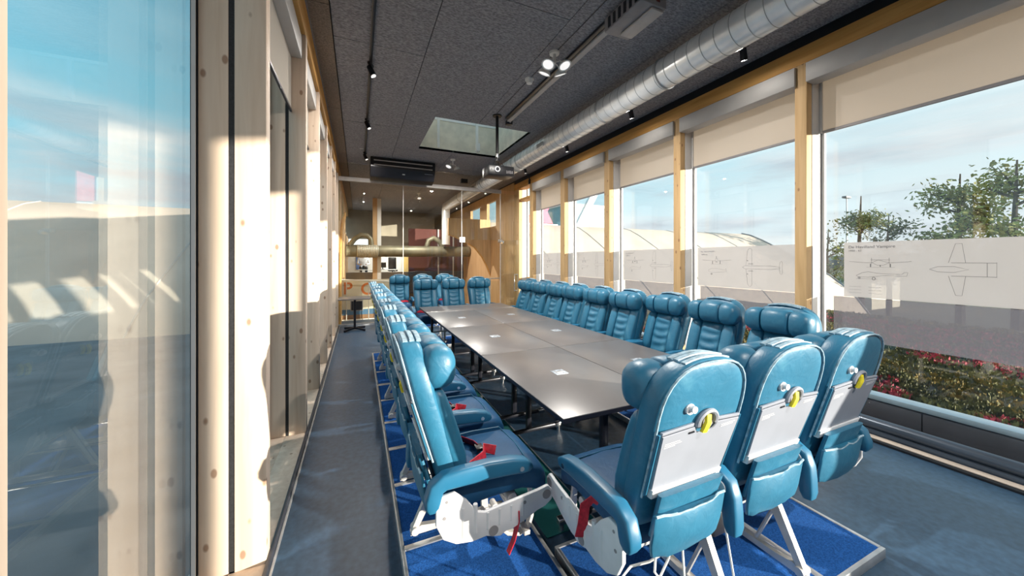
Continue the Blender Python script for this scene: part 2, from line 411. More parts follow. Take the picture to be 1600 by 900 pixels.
# ceiling: roof slab with a skylight opening, boards hung below it as pieces
SKX0, SKX1, SKY0, SKY1 = 1.16, 2.92, 5.76, 7.53
bm = bmesh.new()
for lo, hi in (((-.95, YB - .2, 4.0), (SKX0 - .03, YF + .3, 4.50)), ((SKX1 + .03, YB - .2, 4.0), (4.8, YF + .3, 4.50)),
               ((SKX0 - .03, YB - .2, 4.0), (SKX1 + .03, SKY0 - .03, 4.50)), ((SKX0 - .03, SKY1 + .03, 4.0), (SKX1 + .03, YF + .3, 4.50))):
    add_box(bm, lo, hi)
ceiling = struct(finish('ceiling', bm, 'roofing'))
xs = [-.24, .70, 1.90, 3.10, 4.28]
for i in range(4):
    ys = [YB + (1.2 if i % 2 else 0)]
    y = -5.5 + (1.2 if i % 2 else 0)
    cuts = [YB] + [y + 2.4 * k for k in range(11) if YB < y + 2.4 * k < YF] + [YF]
    for y0, y1 in zip(cuts[:-1], cuts[1:]):
        g = .004
        x0, x1 = xs[i] + g, xs[i + 1] - g
        rects = [(x0, x1, y0 + g, y1 - g)]
        out = []
        for (a, b, c, d) in rects:       # cut the skylight out of the boards it crosses
            if b <= SKX0 or a >= SKX1 or d <= SKY0 or c >= SKY1: out.append((a, b, c, d)); continue
            if a < SKX0: out.append((a, SKX0, c, d)); a = SKX0
            if b > SKX1: out.append((SKX1, b, c, d)); b = SKX1
            if c < SKY0: out.append((a, b, c, SKY0))
            if d > SKY1: out.append((a, b, SKY1, d))
        for (a, b, c, d) in out:
            box('ceiling_board', (a, c, ZC + random.uniform(0, .0025)), (b, d, 4.0), 'board', ceiling)
y = YB
while y < YF:
    box('edge_board', (XL - .02, y + .004, ZC - .012), (-.248, min(y + 2.4, YF) - .004, 4.0), 'board_brown', ceiling)
    y += 2.4
# skylight shaft
bm = bmesh.new()
t_ = .03
add_box(bm, (SKX0 - t_, SKY0 - t_, ZC + .004), (SKX0, SKY1 + t_, 4.95)); add_box(bm, (SKX1, SKY0 - t_, ZC + .004), (SKX1 + t_, SKY1 + t_, 4.95))
add_box(bm, (SKX0, SKY0 - t_, ZC + .004), (SKX1, SKY0, 4.95)); add_box(bm, (SKX0, SKY1, ZC + .004), (SKX1, SKY1 + t_, 4.95))
sky_w = struct(finish('window_20', bm, 'concrete'))
box('skylight_pane', (SKX0, SKY0, 4.90), (SKX1, SKY1, 4.92), 'glass_right', sky_w)
box('shaft_trim', (SKX0, SKY1 - .012, 4.62), (SKX1, SKY1, 4.90), 'white', sky_w)
for x in (1.52, 2.36):
    box('tie_bar', (x - .025, SKY1 - .30, ZC - .02), (x + .025, SKY1 - .26, 4.9), 'white', sky_w)
box('opener', (2.33, SKY1 - .34, 3.96), (2.41, SKY1 - .25, 4.12), 'white', sky_w)

# rear wall behind the camera and far end of the hall
struct(box('wall_back', (-.80, YB - .15, -.25), (4.62, YB, 4.0), 'woodwall'))
bm = bmesh.new(); add_box(bm, (-.80, YF, -4.6), (4.62, YF + .2, 4.0))
wall_far = struct(finish('wall_far', bm, 'taupe'))

# ---- left wall
LP = [(-5.2, -5.07), (-3.72, -3.59), (-2.24, -2.11), (-.76, -.63), (.60, .719), (2.182, 2.27), (3.685, 3.78), (4.872, 4.97), (6.037, 6.13), (7.076, 7.17), (8.147, 8.24), (9.2, 9.36)]
bm = bmesh.new(); add_box(bm, (-.76, YB, 3.66), (XL, YP + .4, 3.93), .004)
wall_left = struct(finish('wall_left', bm, 'woodY'))
for (y0, y1) in LP:
    box('post', (-.575, y0, 0.), (XL, y1, 3.66), 'wood', wall_left, .004)
    box('outer_post', (-.72, y0 + .004, 0.), (-.60, y1 - .004, 3.66), 'wood', wall_left, .003)
    box('gasket', (-.60, y0 + .006, 0.02), (-.575, y1 - .006, 3.66), 'gasket', wall_left)
    box('gasket', (-.745, y0 - .012, 0.02), (-.722, y1 + .012, 3.66), 'dark_frame', wall_left)
for k, ((a, b), (c, d)) in enumerate(zip(LP[:-1], LP[1:])):
    y0, y1 = b, c
    wnd = struct(box('window_%d' % (k + 1), (-.765, y0 - .03, -.02), (-.715, y1 + .03, .05), 'white_frame'))
    box('sill_board', (-.60, y0, -.01), (XL, y1, .018), 'wood', wnd, .003)
    box('sill_board', (-.712, y0, -.01), (-.602, y1, .012), 'wood', wnd, .003)
    box('glass_pane', (-.755, y0 - .03, .05), (-.74, y1 + .03, 3.66), 'glass', wnd)
    for ya, yb in ((y0 + .001, y0 + .025), (y1 - .022, y1 - .014)):
        box('frame_bar', (-.738, ya, .05), (-.722, yb, 3.66), 'white_frame', wnd)
    box('frame_bar', (-.738, y1 - .0135, .05), (-.722, y1 - .001, 3.66), 'dark_frame', wnd)
    if k >= 5:
        bl = thing('roller_blind', 'pale grey roller blind high on the left wall, %s bay beyond the near pane' % ['first', 'second', 'third', 'fourth', 'fifth', 'sixth'][k - 5], 'blind', (-.60, (y0 + y1) / 2, 2.96), 0, 'left wall roller blinds')
        hl = (y1 - y0) / 2 - .004
        box('blind_cassette', (.02, -hl, .47), (.13, hl, .665), 'cassette', bl, .006)
        box('blind_fabric', (.04, -hl, .0), (.045, hl, .47), 'blind', bl)
        box('bottom_bar', (.034, -hl, -.025), (.052, hl, .0), 'dark_frame', bl, .003)
struct(box('baseboard_left', (XL, YB, 0.), (XL + .025, YP, .035), 'dark_frame', None, .006))
struct(box('trim_1', (XL + .027, YB, 0.), (XL + .038, YP, .012), 'alu'))
struct(box('trim_2', (XL - .01, YB, 3.925), (XL + .012, YP, 3.96), 'grey_case'))

# ---- right wall
RP = [(-5.95, -5.84), (-4.50, -4.39), (-3.24, -3.13), (-1.17, -1.06), (.35, .46), (2.077, 2.185), (3.626, 3.745), (5.183, 5.33), (6.717, 6.89), (8.27, 8.46), (9.15, 9.50)]  # unseen rear posts are spaced to steer where their sun shadows fall
bm = bmesh.new(); add_box(bm, (XR, YB, 3.65), (4.50, 9.5, 3.83), .004)
wall_right = struct(finish('wall_right', bm, 'woodY'))
for (y0, y1) in RP:
    box('post', (XR, y0, 0.), (4.345, y1, 3.65), 'wood_r', wall_right, .004)
    box('jamb', (4.348, y0 - .004, 0.), (4.53, y1 + .012, 3.65), 'white_frame', wall_right, .003)
struct(box('shadow_gap_strip', (4.28, YB, 3.83), (4.60, YF, 4.0), 'black'))  # black strip painting the shadow gap between beam and ceiling
names_r = ['second blind from the rear', '', '', '', 'blind of the near big pane with the twin boom aircraft drawing', 'blind above the low wing aircraft drawing', 'third blind counted from the near end', 'fourth blind counted from the near end', 'farthest of the lowered blinds']
def film_window(wnd, y0, y1, k):
    """frosted film with a printed three view drawing; y1 is the far, left hand edge of the writing"""
    xf = 4.536
    box('frost_film', (xf, y0 + .02, .80), (xf + .002, y1 - .10, 1.225), 'film_low', wnd)
    fl = box('print_film', (xf - .001, y0 + .02, 1.23), (xf + .002, y1 - (.185 if k == 0 else .06), 1.775), 'film_text', wnd)
    KD = .76 if k == 0 else .74
    U = lambda d: y1 - (.205 if k == 0 else .10) - KD * d          # reading direction runs towards the camera
    xi = xf - .0045
    seg = []
    def line(pts, r=.0016):
        r = r * .62
        seg.append(([(xi, U(a), b) for a, b in pts], r))
    if k == 0:
        text_mesh('heading', 'De Havilland Vampire', .038, 'ink', fl, (xi, U(0.02), 1.715), (0, -1, 0), (0, 0, 1))
        text_mesh('years', '1950 - 62', .026, 'ink', fl, (xi, U(.02), 1.682), (0, -1, 0), (0, 0, 1))
        # front view
        line([(.03, 1.585), (.20, 1.572), (.26, 1.575), (.31, 1.60), (.36, 1.585), (.42, 1.572), (.60, 1.585)])
        line([(.25, 1.575), (.30, 1.55), (.36, 1.55), (.41, 1.575)]); line([(.25, 1.62), (.25, 1.56)]); line([(.41, 1.62), (.41, 1.56)])
        line([(.24, 1.60), (.42, 1.60)]); line([(.24, 1.562), (.24, 1.532)], .005); line([(.42, 1.562), (.42, 1.532)], .005); line([(.33, 1.55), (.33, 1.535)], .004)
        line([(.20, 1.53), (.46, 1.53)], .001)
        # side view
        line([(.10, 1.445), (.16, 1.475), (.22, 1.485), (.30, 1.472), (.52, 1.466), (.54, 1.485), (.57, 1.485), (.56, 1.452), (.36, 1.452), (.22, 1.432), (.12, 1.432), (.10, 1.445)])
        line([(.10, 1.415), (.30, 1.415)], .001)
        for (a, b, r_) in ((.13, 1.423, .009), (.27, 1.42, .014)):
            line([(a + r_ * math.cos(q), b + r_ * math.sin(q)) for q in [i * PI / 5 for i in range(11)]], .003)
        # plan view
        line([(.74, 1.52), (.80, 1.542), (.92, 1.545), (1.02, 1.52), (.92, 1.495), (.80, 1.498), (.74, 1.52)])
        line([(.88, 1.575), (.93, 1.735), (.975, 1.735), (1.0, 1.575)]); line([(.88, 1.465), (.93, 1.305), (.975, 1.305), (1.0, 1.465)])
        line([(.90, 1.575), (1.20, 1.575)], .002); line([(.90, 1.465), (1.20, 1.465)], .002); line([(1.14, 1.575), (1.14, 1.465)]); line([(1.20, 1.58), (1.20, 1.46)], .001)
        for i in range(3):
            for j in range(2):
                line([(.03 + .19 * j, 1.335 - .03 * i), (.15 + .19 * j, 1.335 - .03 * i)], .001)
    else:
        # front view, low wing
        line([(.05, 1.60), (.28, 1.588), (.34, 1.582), (.40, 1.588), (.62, 1.60)]); line([(.31, 1.59), (.33, 1.62), (.335, 1.655), (.345, 1.62), (.37, 1.59)])
        line([(.26, 1.585), (.26, 1.545)], .005); line([(.41, 1.585), (.41, 1.545)], .005); line([(.22, 1.542), (.46, 1.542)], .001); line([(.32, 1.572), (.36, 1.572)], .004)
        # side view
        line([(.18, 1.46), (.26, 1.485), (.40, 1.475), (.50, 1.46), (.52, 1.485), (.53, 1.44), (.30, 1.425), (.19, 1.435), (.18, 1.46)], .0012)
        line([(.24 + .012 * math.cos(q), 1.405 + .012 * math.sin(q)) for q in [i * PI / 4 for i in range(9)]], .003)
        # plan view: long straight wings with rounded tips, slim fuselage, tailplane
        line([(.82, 1.505), (.86, 1.525), (1.28, 1.525), (1.42, 1.512)]); line([(.82, 1.505), (.86, 1.485), (1.28, 1.485), (1.42, 1.498)])
        line([(.88, 1.525), (.91, 1.72), (.935, 1.745), (.965, 1.745), (.98, 1.72), (.98, 1.525)]); line([(.88, 1.485), (.91, 1.29), (.935, 1.265), (.965, 1.265), (.98, 1.29), (.98, 1.485)])
        line([(1.40, 1.505), (1.41, 1.57), (1.43, 1.585), (1.445, 1.57), (1.445, 1.44), (1.43, 1.425), (1.41, 1.44), (1.40, 1.505)])
        for (a, b) in ((.90, 1.59), (.90, 1.42)): line([(a, b), (a + .012, b)], .006)
        line([(.92, 1.55), (1.0, 1.55)], .003); line([(.92, 1.46), (1.0, 1.46)], .003)
        bmw = bmesh.new()               # two short lines of heading too small to read
        for (a, b, z, hh) in ((.02, .06, 1.71, .014), (.09, .125, 1.71, .014), (.14, .155, 1.71, .014), (.175, .30, 1.713, .011), (.02, .10, 1.672, .011), (.115, .15, 1.672, .011)):
            add_box(bmw, (xi - .0006, U(b), z), (xi + .0006, U(a), z + hh))
        finish('heading', bmw, 'ink_pale', fl)
    bmd = bmesh.new()
    for pts, r in seg: add_tube(bmd, pts, r, 4)
    finish('aircraft_drawing', bmd, 'ink', fl)
ordinal = ['nearest', 'second', 'third', 'fourth', 'fifth']
for k, ((a, b), (c, d)) in enumerate(zip(RP[:-1], RP[1:])):
    y0, y1 = b, c
    wnd = struct(box('window_%d' % (k + 31), (4.50, y0 - .05, -.02), (4.60, y1 + .05, .05), 'dark_frame'))
    box('glass_pane', (4.55, y0 - .05, .05), (4.565, y1 + .05, 3.66), 'glass_right', wnd)
    for yy in (y0 + .002, y1 - .030):
        box('frame_bar', (4.515, yy, .05), (4.549, yy + .022, 3.65), 'white_frame', wnd)
        box('frame_bar', (4.530, yy + .022 if yy > (y0 + y1) / 2 else yy - .0, .05), (4.549, yy + .034 if yy > (y0 + y1) / 2 else yy + .022, 3.65), 'dark_frame', wnd)
    if k in (0, 1, 2):  # unseen blinds added to limit how high the sun reaches inside
        bl = thing('roller_blind', 'cream roller blind added on the right wall behind the camera, %s bay from the rear' % ['first', 'second', 'third'][k], 'blind', (XR, (y0 + y1) / 2, 2.96), 0, 'right wall roller blinds')
        hl = (y1 - y0) / 2
        box('blind_cassette', (-.03, -hl - .012, .475), (.14, hl - .004, .675), 'cassette', bl, .006)
        box('blind_fabric', (.235, -hl + .03, .0), (.24, hl - .03, .70), 'blind', bl)
    if 4 <= k <= 8:
        film_window(wnd, y0, y1, k - 4)
        n = k - 4
        lb = ['cream roller blind over the big nearest pane on the right', 'cream roller blind in the second bay on the right, above the low wing aircraft drawing',
              'cream roller blind in the third bay on the right, above the teal building', 'cream roller blind in the fourth bay on the right, above the white strut',
              'grey cream roller blind in the farthest right bay, beside the door'][n]
        bl = thing('roller_blind', lb, 'blind', (XR, (y0 + y1) / 2, 2.96), 0, 'right wall roller blinds')
        hl = (y1 - y0) / 2
        box('blind_cassette', (-.03, -hl - .012, .475), (.14, hl - .004, .675), 'cassette', bl, .006)
        box('blind_fabric', (.235, -hl + .03, .0), (.24, hl - .03, .70), 'blind', bl)
        box('bottom_bar', (.228, -hl + .03, -.03), (.246, hl - .03, .0), 'grey_case', bl, .004)
        box('guide_rail', (.222, hl - .03, -.02), (.26, hl - .006, .70), 'cassette', bl)
# head of the door bay
box('door_head', (4.27, 8.47, 3.30), (4.52, 9.14, 3.36), 'woodY', wall_right, .003)
box('door_mid_rail', (4.50, 8.47, .98), (4.545, 9.14, 1.10), 'woodY', wall_right, .003)

# heater line along the right wall foot
struct(box('baseboard_right', (4.13, YB, 0.), (4.175, 9.0, .02), 'black', None, .002))
struct(box('trim_4', (4.177, YB, 0.), (4.25, 9.0, .024), 'strip', None, .003))
bm = bmesh.new(); add_tube(bm, [(4.33, YB, .10), (4.33, 9.0, .10)], .052, 16); add_box(bm, (4.27, YB, 0.), (4.40, 9.0, .055), .004)
struct(finish('trim_5', bm, 'rail_pipe'))

# walls of the hall beyond the partition
bm = bmesh.new(); add_box(bm, (XR, 9.5, -4.6), (XR + .1, 11.0, 3.9)); add_box(bm, (XR, 11.0, -4.6), (XR + .1, YF, 2.75)); add_box(bm, (XR, 11.0, 3.62), (XR + .1, YF, 3.9))
add_box(bm, (XR, 11.9, 2.75), (XR + .1, 12.7, 3.62)); add_box(bm, (XR, 13.9, 2.75), (XR + .1, YF, 3.62))
hall_r = struct(finish('wall_hall_right', bm, 'woodwall'))
for y in [9.5 + .6 * i for i in range(14)]:
    box('plank', (XR - .012, y + .004, -4.5), (XR - .0005, y + .596, 2.74), 'woodwall', hall_r)
for y in (11.0, 12.7):
    box('hall_window', (XR + .02, y, 2.75), (XR + .04, y + (.9 if y < 12 else 1.2), 3.62), 'glass_right', hall_r)
bm = bmesh.new(); add_box(bm, (-.56, YP + .4, -4.6), (XL, YF, 2.6)); add_box(bm, (-.56, YP + .4, 3.62), (XL, YF, 4.0)); add_box(bm, (-.56, 10.2, 2.6), (XL, 11.0, 3.62)); add_box(bm, (-.56, 12.6, 2.6), (XL, 14.5, 3.62))
hall_l = struct(finish('wall_hall_left', bm, 'woodwall'))
arch = [(9.5, .0), (9.55, .9), (9.75, 1.7), (10.2, 2.3), (11.2, 2.75), (13., 3.1)]
tube('arch_rib', [(XL + .03, y, z) for y, z in arch], .1, 'woodY', hall_l, 8, (.03, .11))
struct(box('floor_hall', (-.56, 10.1, -4.7), (4.35, YF, -4.6), 'lino'))

# ------------------------------------------------------------------ glass partition
par = struct(box('wall_partition', (XL, YP - .03, 3.50), (3.75, YP + .03, 3.60), 'raceway', None, .004))
for (a, b, z0, z1) in ((XL, 1.05, .01, 3.50), (1.05, 2.59, .01, 3.50), (2.59, 3.73, 2.16, 3.50), (2.59, 2.75, .01, 2.15)):
    box('glass_pane', (a + .003, YP - .006, z0), (b - .003, YP + .006, z1), 'glass_part', par)
for x, z0 in ((1.05, .01), (2.59, .01), (3.73, .01)):
    box('joint_strip', (x - .007, YP - .010, z0), (x + .007, YP + .010, 3.50), 'metal_light', par)
box('glass_clamp', (2.53, YP - .03, 2.08), (2.68, YP + .03, 2.22), 'white', par, .006)
box('glass_clamp', (3.66, YP - .03, 2.10), (3.78, YP + .03, 2.18), 'chrome', par, .006)
box('base_channel', (XL, YP - .03, 0.), (2.75, YP + .03, .05), 'alu', par)
box('panel_above', (XL, YP - .012, 3.60), (4.2, YP + .012, 3.948), 'glass_part', par)
box('side_pane', (3.74, YP - .006, .01), (4.24, YP + .006, 3.50), 'glass_part', par)
dr = struct(box('door_1', (0, -.006, .015), (.72, .006, 2.14), 'glass_part'))
dr.location = (3.735, YP - .04, 0); dr.rotation_euler = (0, 0, math.radians(-71))
for q in (-1, 1):
    tube('door_handle', [(.62, q * .007, 1.20), (.62, q * .06, 1.20), (.62, q * .06, .76), (.62, q * .007, .76)], .013, 'chrome', dr, 10)
box('hinge_plate', (.0, -.02, 2.06), (.10, .02, 2.14), 'chrome', dr, .004)
box('hinge_plate', (.0, -.02, .015), (.10, .02, .09), 'chrome', dr, .004)

# ------------------------------------------------------------------ airline seat rows
RZ = lambda z: .115 - (z - .47) * .215          # rear surface of the backrest
def YC(z): return RZ(z) + .055
def zmap(z):                                     # heights of the back above the platform
    K = [(.455, .565), (.60, .715), (1.0, 1.0), (1.273, 1.243)]
    for (a, A), (b, B) in zip(K[:-1], K[1:]):
        if z <= b: return A + (B - A) * (z - a) / (b - a)
    return z - .03
def squash(o):
    for v in o.data.vertices: v.co.z = zmap(v.co.z)
    for c in o.children: squash(c)
def back_sections():
    S = []
    for z, hw, hd in ((.455, .185, .03), (.465, .20, .045), (.50, .208, .05), (.60, .212, .055), (.75, .218, .055), (.90, .226, .055), (1.0, .231, .055), (1.06, .232, .056),
                      (1.11, .227, .056), (1.15, .217, .056), (1.185, .202, .055), (1.215, .181, .053), (1.24, .152, .05), (1.258, .118, .045), (1.268, .08, .038), (1.273, .04, .028)):
        S.append([(x, YC(z) + y, z) for x, y in sup(hw, hd, 5.5, 28)])
    return S
def slab(name, poly, thick, m, parent, lift=0., bev=.003, seg=1):
    """plate lying on the reclined rear surface; poly in (x, z)"""
    bm = bmesh.new()
    A = [bm.verts.new((x, RZ(z) - lift, z)) for x, z in poly]; B = [bm.verts.new((x, RZ(z) - lift - thick, z)) for x, z in poly]
    bm.faces.new(A); bm.faces.new(B[::-1]); n = len(poly)
    for i in range(n):
        j = (i + 1) % n; bm.faces.new((A[i], B[i], B[j], A[j]))
    if bev:
        bmesh.ops.recalc_face_normals(bm, faces=bm.faces[:])
        bmesh.ops.bevel(bm, geom=[e for e in bm.edges if e.verts[0] in B and e.verts[1] in B], offset=bev, segments=seg, affect='EDGES', profile=.5)
    return finish(name, bm, m, parent)

def wrinkle(o, amp, fz, fx=0., seed=0):
    for v in o.data.vertices:
        p = v.co
        v.co.y += amp * math.sin(p.z * fz + 2.2 * noise.noise(Vector((p.x * 9 + seed, p.z * 7, seed)))) * max(0, 1 - (p.x / .11) ** 2)

def loft_x(name, secs, m, parent):
    """secs: (x, yc, zc, hy, hz, p) stacked along x"""
    bm = bmesh.new(); loft(bm, [[(x, yc + a, zc + b) for a, b in sup(hy, hz, p, 24)] for x, yc, zc, hy, hz, p in secs])
    return finish(name, bm, m, parent, ang=50)

def make_seat_back(parent, x0):
    bm = bmesh.new(); loft(bm, back_sections())
    b = finish('backrest', bm, 'leather', parent, ang=45)
    # front: two bolsters and the creased middle
    for s in (-1, 1):
        bm = bmesh.new(); rings = []
        for z, hw, hd in ((.50, .035, .02), (.515, .048, .035), (.60, .054, .045), (.75, .056, .046), (.90, .057, .042), (.99, .054, .036), (1.02, .046, .028), (1.03, .03, .012)):
            rings.append([(s * .160 + x, YC(z) + .060 + y, z) for x, y in sup(hw, hd, 3.2, 16)])
        loft(bm, rings); finish('side_bolster', bm, 'leather', b, ang=50)
    bm = bmesh.new(); rings = []
    n = 26
    for i in range(n + 1):
        z = .49 + .53 * i / n
        e = min(1, min(i, n - i) / 2 + .35)
        rings.append([(x, YC(z) + .055 + y, z) for x, y in sup(.105 * (.9 + .1 * e), .036 * e, 3.2, 24)])
    loft(bm, rings); ins = finish('back_insert', bm, 'leather', b, ang=60)
    wrinkle(ins, .0085, 62, seed=1.3)
    # headrest: a middle pad and two wings with grooves between
    zc = 1.135
    yc = YC(zc) + .092
    e = [(.0, .70), (.006, .90), (.018, 1.0)]
    mid = [(-.098 + d, yc, zc, .076 * k, .106 * k, 2.7) for d, k in e] + [(.098 - d, yc, zc, .076 * k, .106 * k, 2.7) for d, k in e[::-1]]
    loft_x('headrest', mid, 'leather', b)
    for s in (-1, 1):
        ws = [(.101, .60, 0), (.106, .92, 0), (.12, 1., 0), (.16, 1.0, .002), (.195, .93, .004), (.218, .78, .004), (.232, .52, .002), (.238, .2, 0)]
        sec = [(s * x, yc + dy, zc - .003, .078 * k, .107 * k, 2.6) for x, k, dy in ws]
        loft_x('headrest_wing', sec if s > 0 else sec[::-1], 'leather', b)
    # pale slats of the headrest mount over the top of the shell
    bm = bmesh.new()
    for j, (dy, dz) in enumerate(((-.018, .006), (.012, .010), (.042, .008))):
        pts = []
        for i in range(9):
            x = -.115 + .23 * i / 8
            zz = 1.268 - 1.15 * x * x
            pts.append((x, YC(1.25) + dy, zz + dz))
        add_tube(bm, pts, .01, 8, True, (.006, .011))
    finish('headrest_mount', bm, 'piping', b, ang=40)
    # piping along the rear outline
    pts = []
    prof = [(.60, .205), (.75, .210), (.90, .216), (1.0, .220), (1.06, .220), (1.11, .215), (1.15, .205), (1.185, .189), (1.215, .166), (1.238, .136), (1.253, .10), (1.262, .055), (1.265, 0)]
    for z, x in prof: pts.append((-x, RZ(z) + .004, z))
    for z, x in prof[-2::-1]: pts.append((x, RZ(z) + .004, z))
    tube('piping', pts, .0048, 'piping', b, 6)
    # grey tray panel with its ledge whitened as a lit edge, rail, print, ring, tag and hook
    slab('tray_panel', [(-.186, .645), (.186, .645), (.203, .975), (.075, .985), (.06, .955), (.03, .938), (0, .938), (-.03, .955), (-.045, .985), (-.203, .975)], .014, 'panel_grey', b, 0.)
    slab('panel_ledge', [(-.182, .60), (.182, .60), (.187, .655), (-.187, .655)], .022, 'white_plastic', b, 0., .005, 2)
    slab('panel_rail', [(-.206, .979), (-.05, .990), (-.05, 1.006), (-.206, .996)], .010, 'panel_grey', b, .001, .002)
    slab('panel_rail', [(.08, .990), (.206, .979), (.206, .996), (.08, 1.006)], .010, 'panel_grey', b, .001, .002)
    for s in (-1, 1):
        slab('side_strip', [(s * .196, .62), (s * .207, .62), (s * .219, .985), (s * .208, .985)], .012, 'leather', b, -.002, .003)
    slab('latch', [(-.075, .955), (-.045, .957), (-.048, .967), (-.073, .965)], .004, 'black', b, .013, 0)
    bm = bmesh.new()                     # tiny printed lines, too small to read
    for (xa, xb, z) in ((-.185, -.11, .925), (-.185, -.10, .914), (-.185, -.13, .903), (.10, .18, .955), (.10, .17, .944)):
        A = [bm.verts.new((x, RZ(zz) - .0146, zz)) for x, zz in ((xa, z), (xb, z + .004), (xb, z + .008), (xa, z + .004))]
        B = [bm.verts.new((v.co.x, v.co.y - .0006, v.co.z)) for v in A]
        bm.faces.new(B[::-1]); bm.faces.new(A)
        for i in range(4): bm.faces.new((A[i], B[i], B[(i + 1) % 4], A[(i + 1) % 4]))
    finish('printed_lines', bm, 'white_plastic', b, smooth=False)['kind'] = 'stuff'
    bm = bmesh.new(); add_torus(bm, (.018, RZ(1.0) - .008, 1.0), .047, .011, 'Y', -.35, PI + .35, 22, 8, .215)
    finish('ring', bm, 'panel_grey', b)
    bm = bmesh.new(); add_cyl(bm, (.018, .998), 'Y', .040, RZ(1.0) - .006, RZ(1.0) + .01, 20)
    finish('ring_recess', bm, 'grey_case', b)
    bm = bmesh.new(); add_tube(bm, [(.012, RZ(1.03) - .012, 1.035), (.004, RZ(1.0) - .024, 1.005), (-.004, RZ(.975) - .024, .975), (-.006, RZ(.955) - .022, .953)], .01, 8, True, (.012, .007))
    finish('tag', bm, 'yellow', b, ang=60)
    bm = bmesh.new()
    add_cyl(bm, (-.085, 1.075), 'Y', .022, RZ(1.075) - .008, RZ(1.075) + .008, 18); add_cyl(bm, (-.080, 1.077), 'Y', .014, RZ(1.075) - .022, RZ(1.075) - .006, 16)
    finish('coat_hook', bm, 'white_plastic', b)
    for o_s in [b] + list(b.children):
        if o_s is not b and o_s.name.split('.')[0] in ('ring', 'ring_recess', 'tag', 'coat_hook'): continue
        if o_s is b: continue
        for v in o_s.data.vertices: v.co.x *= 1.0
    squash(b); b.location.x = x0
    return b

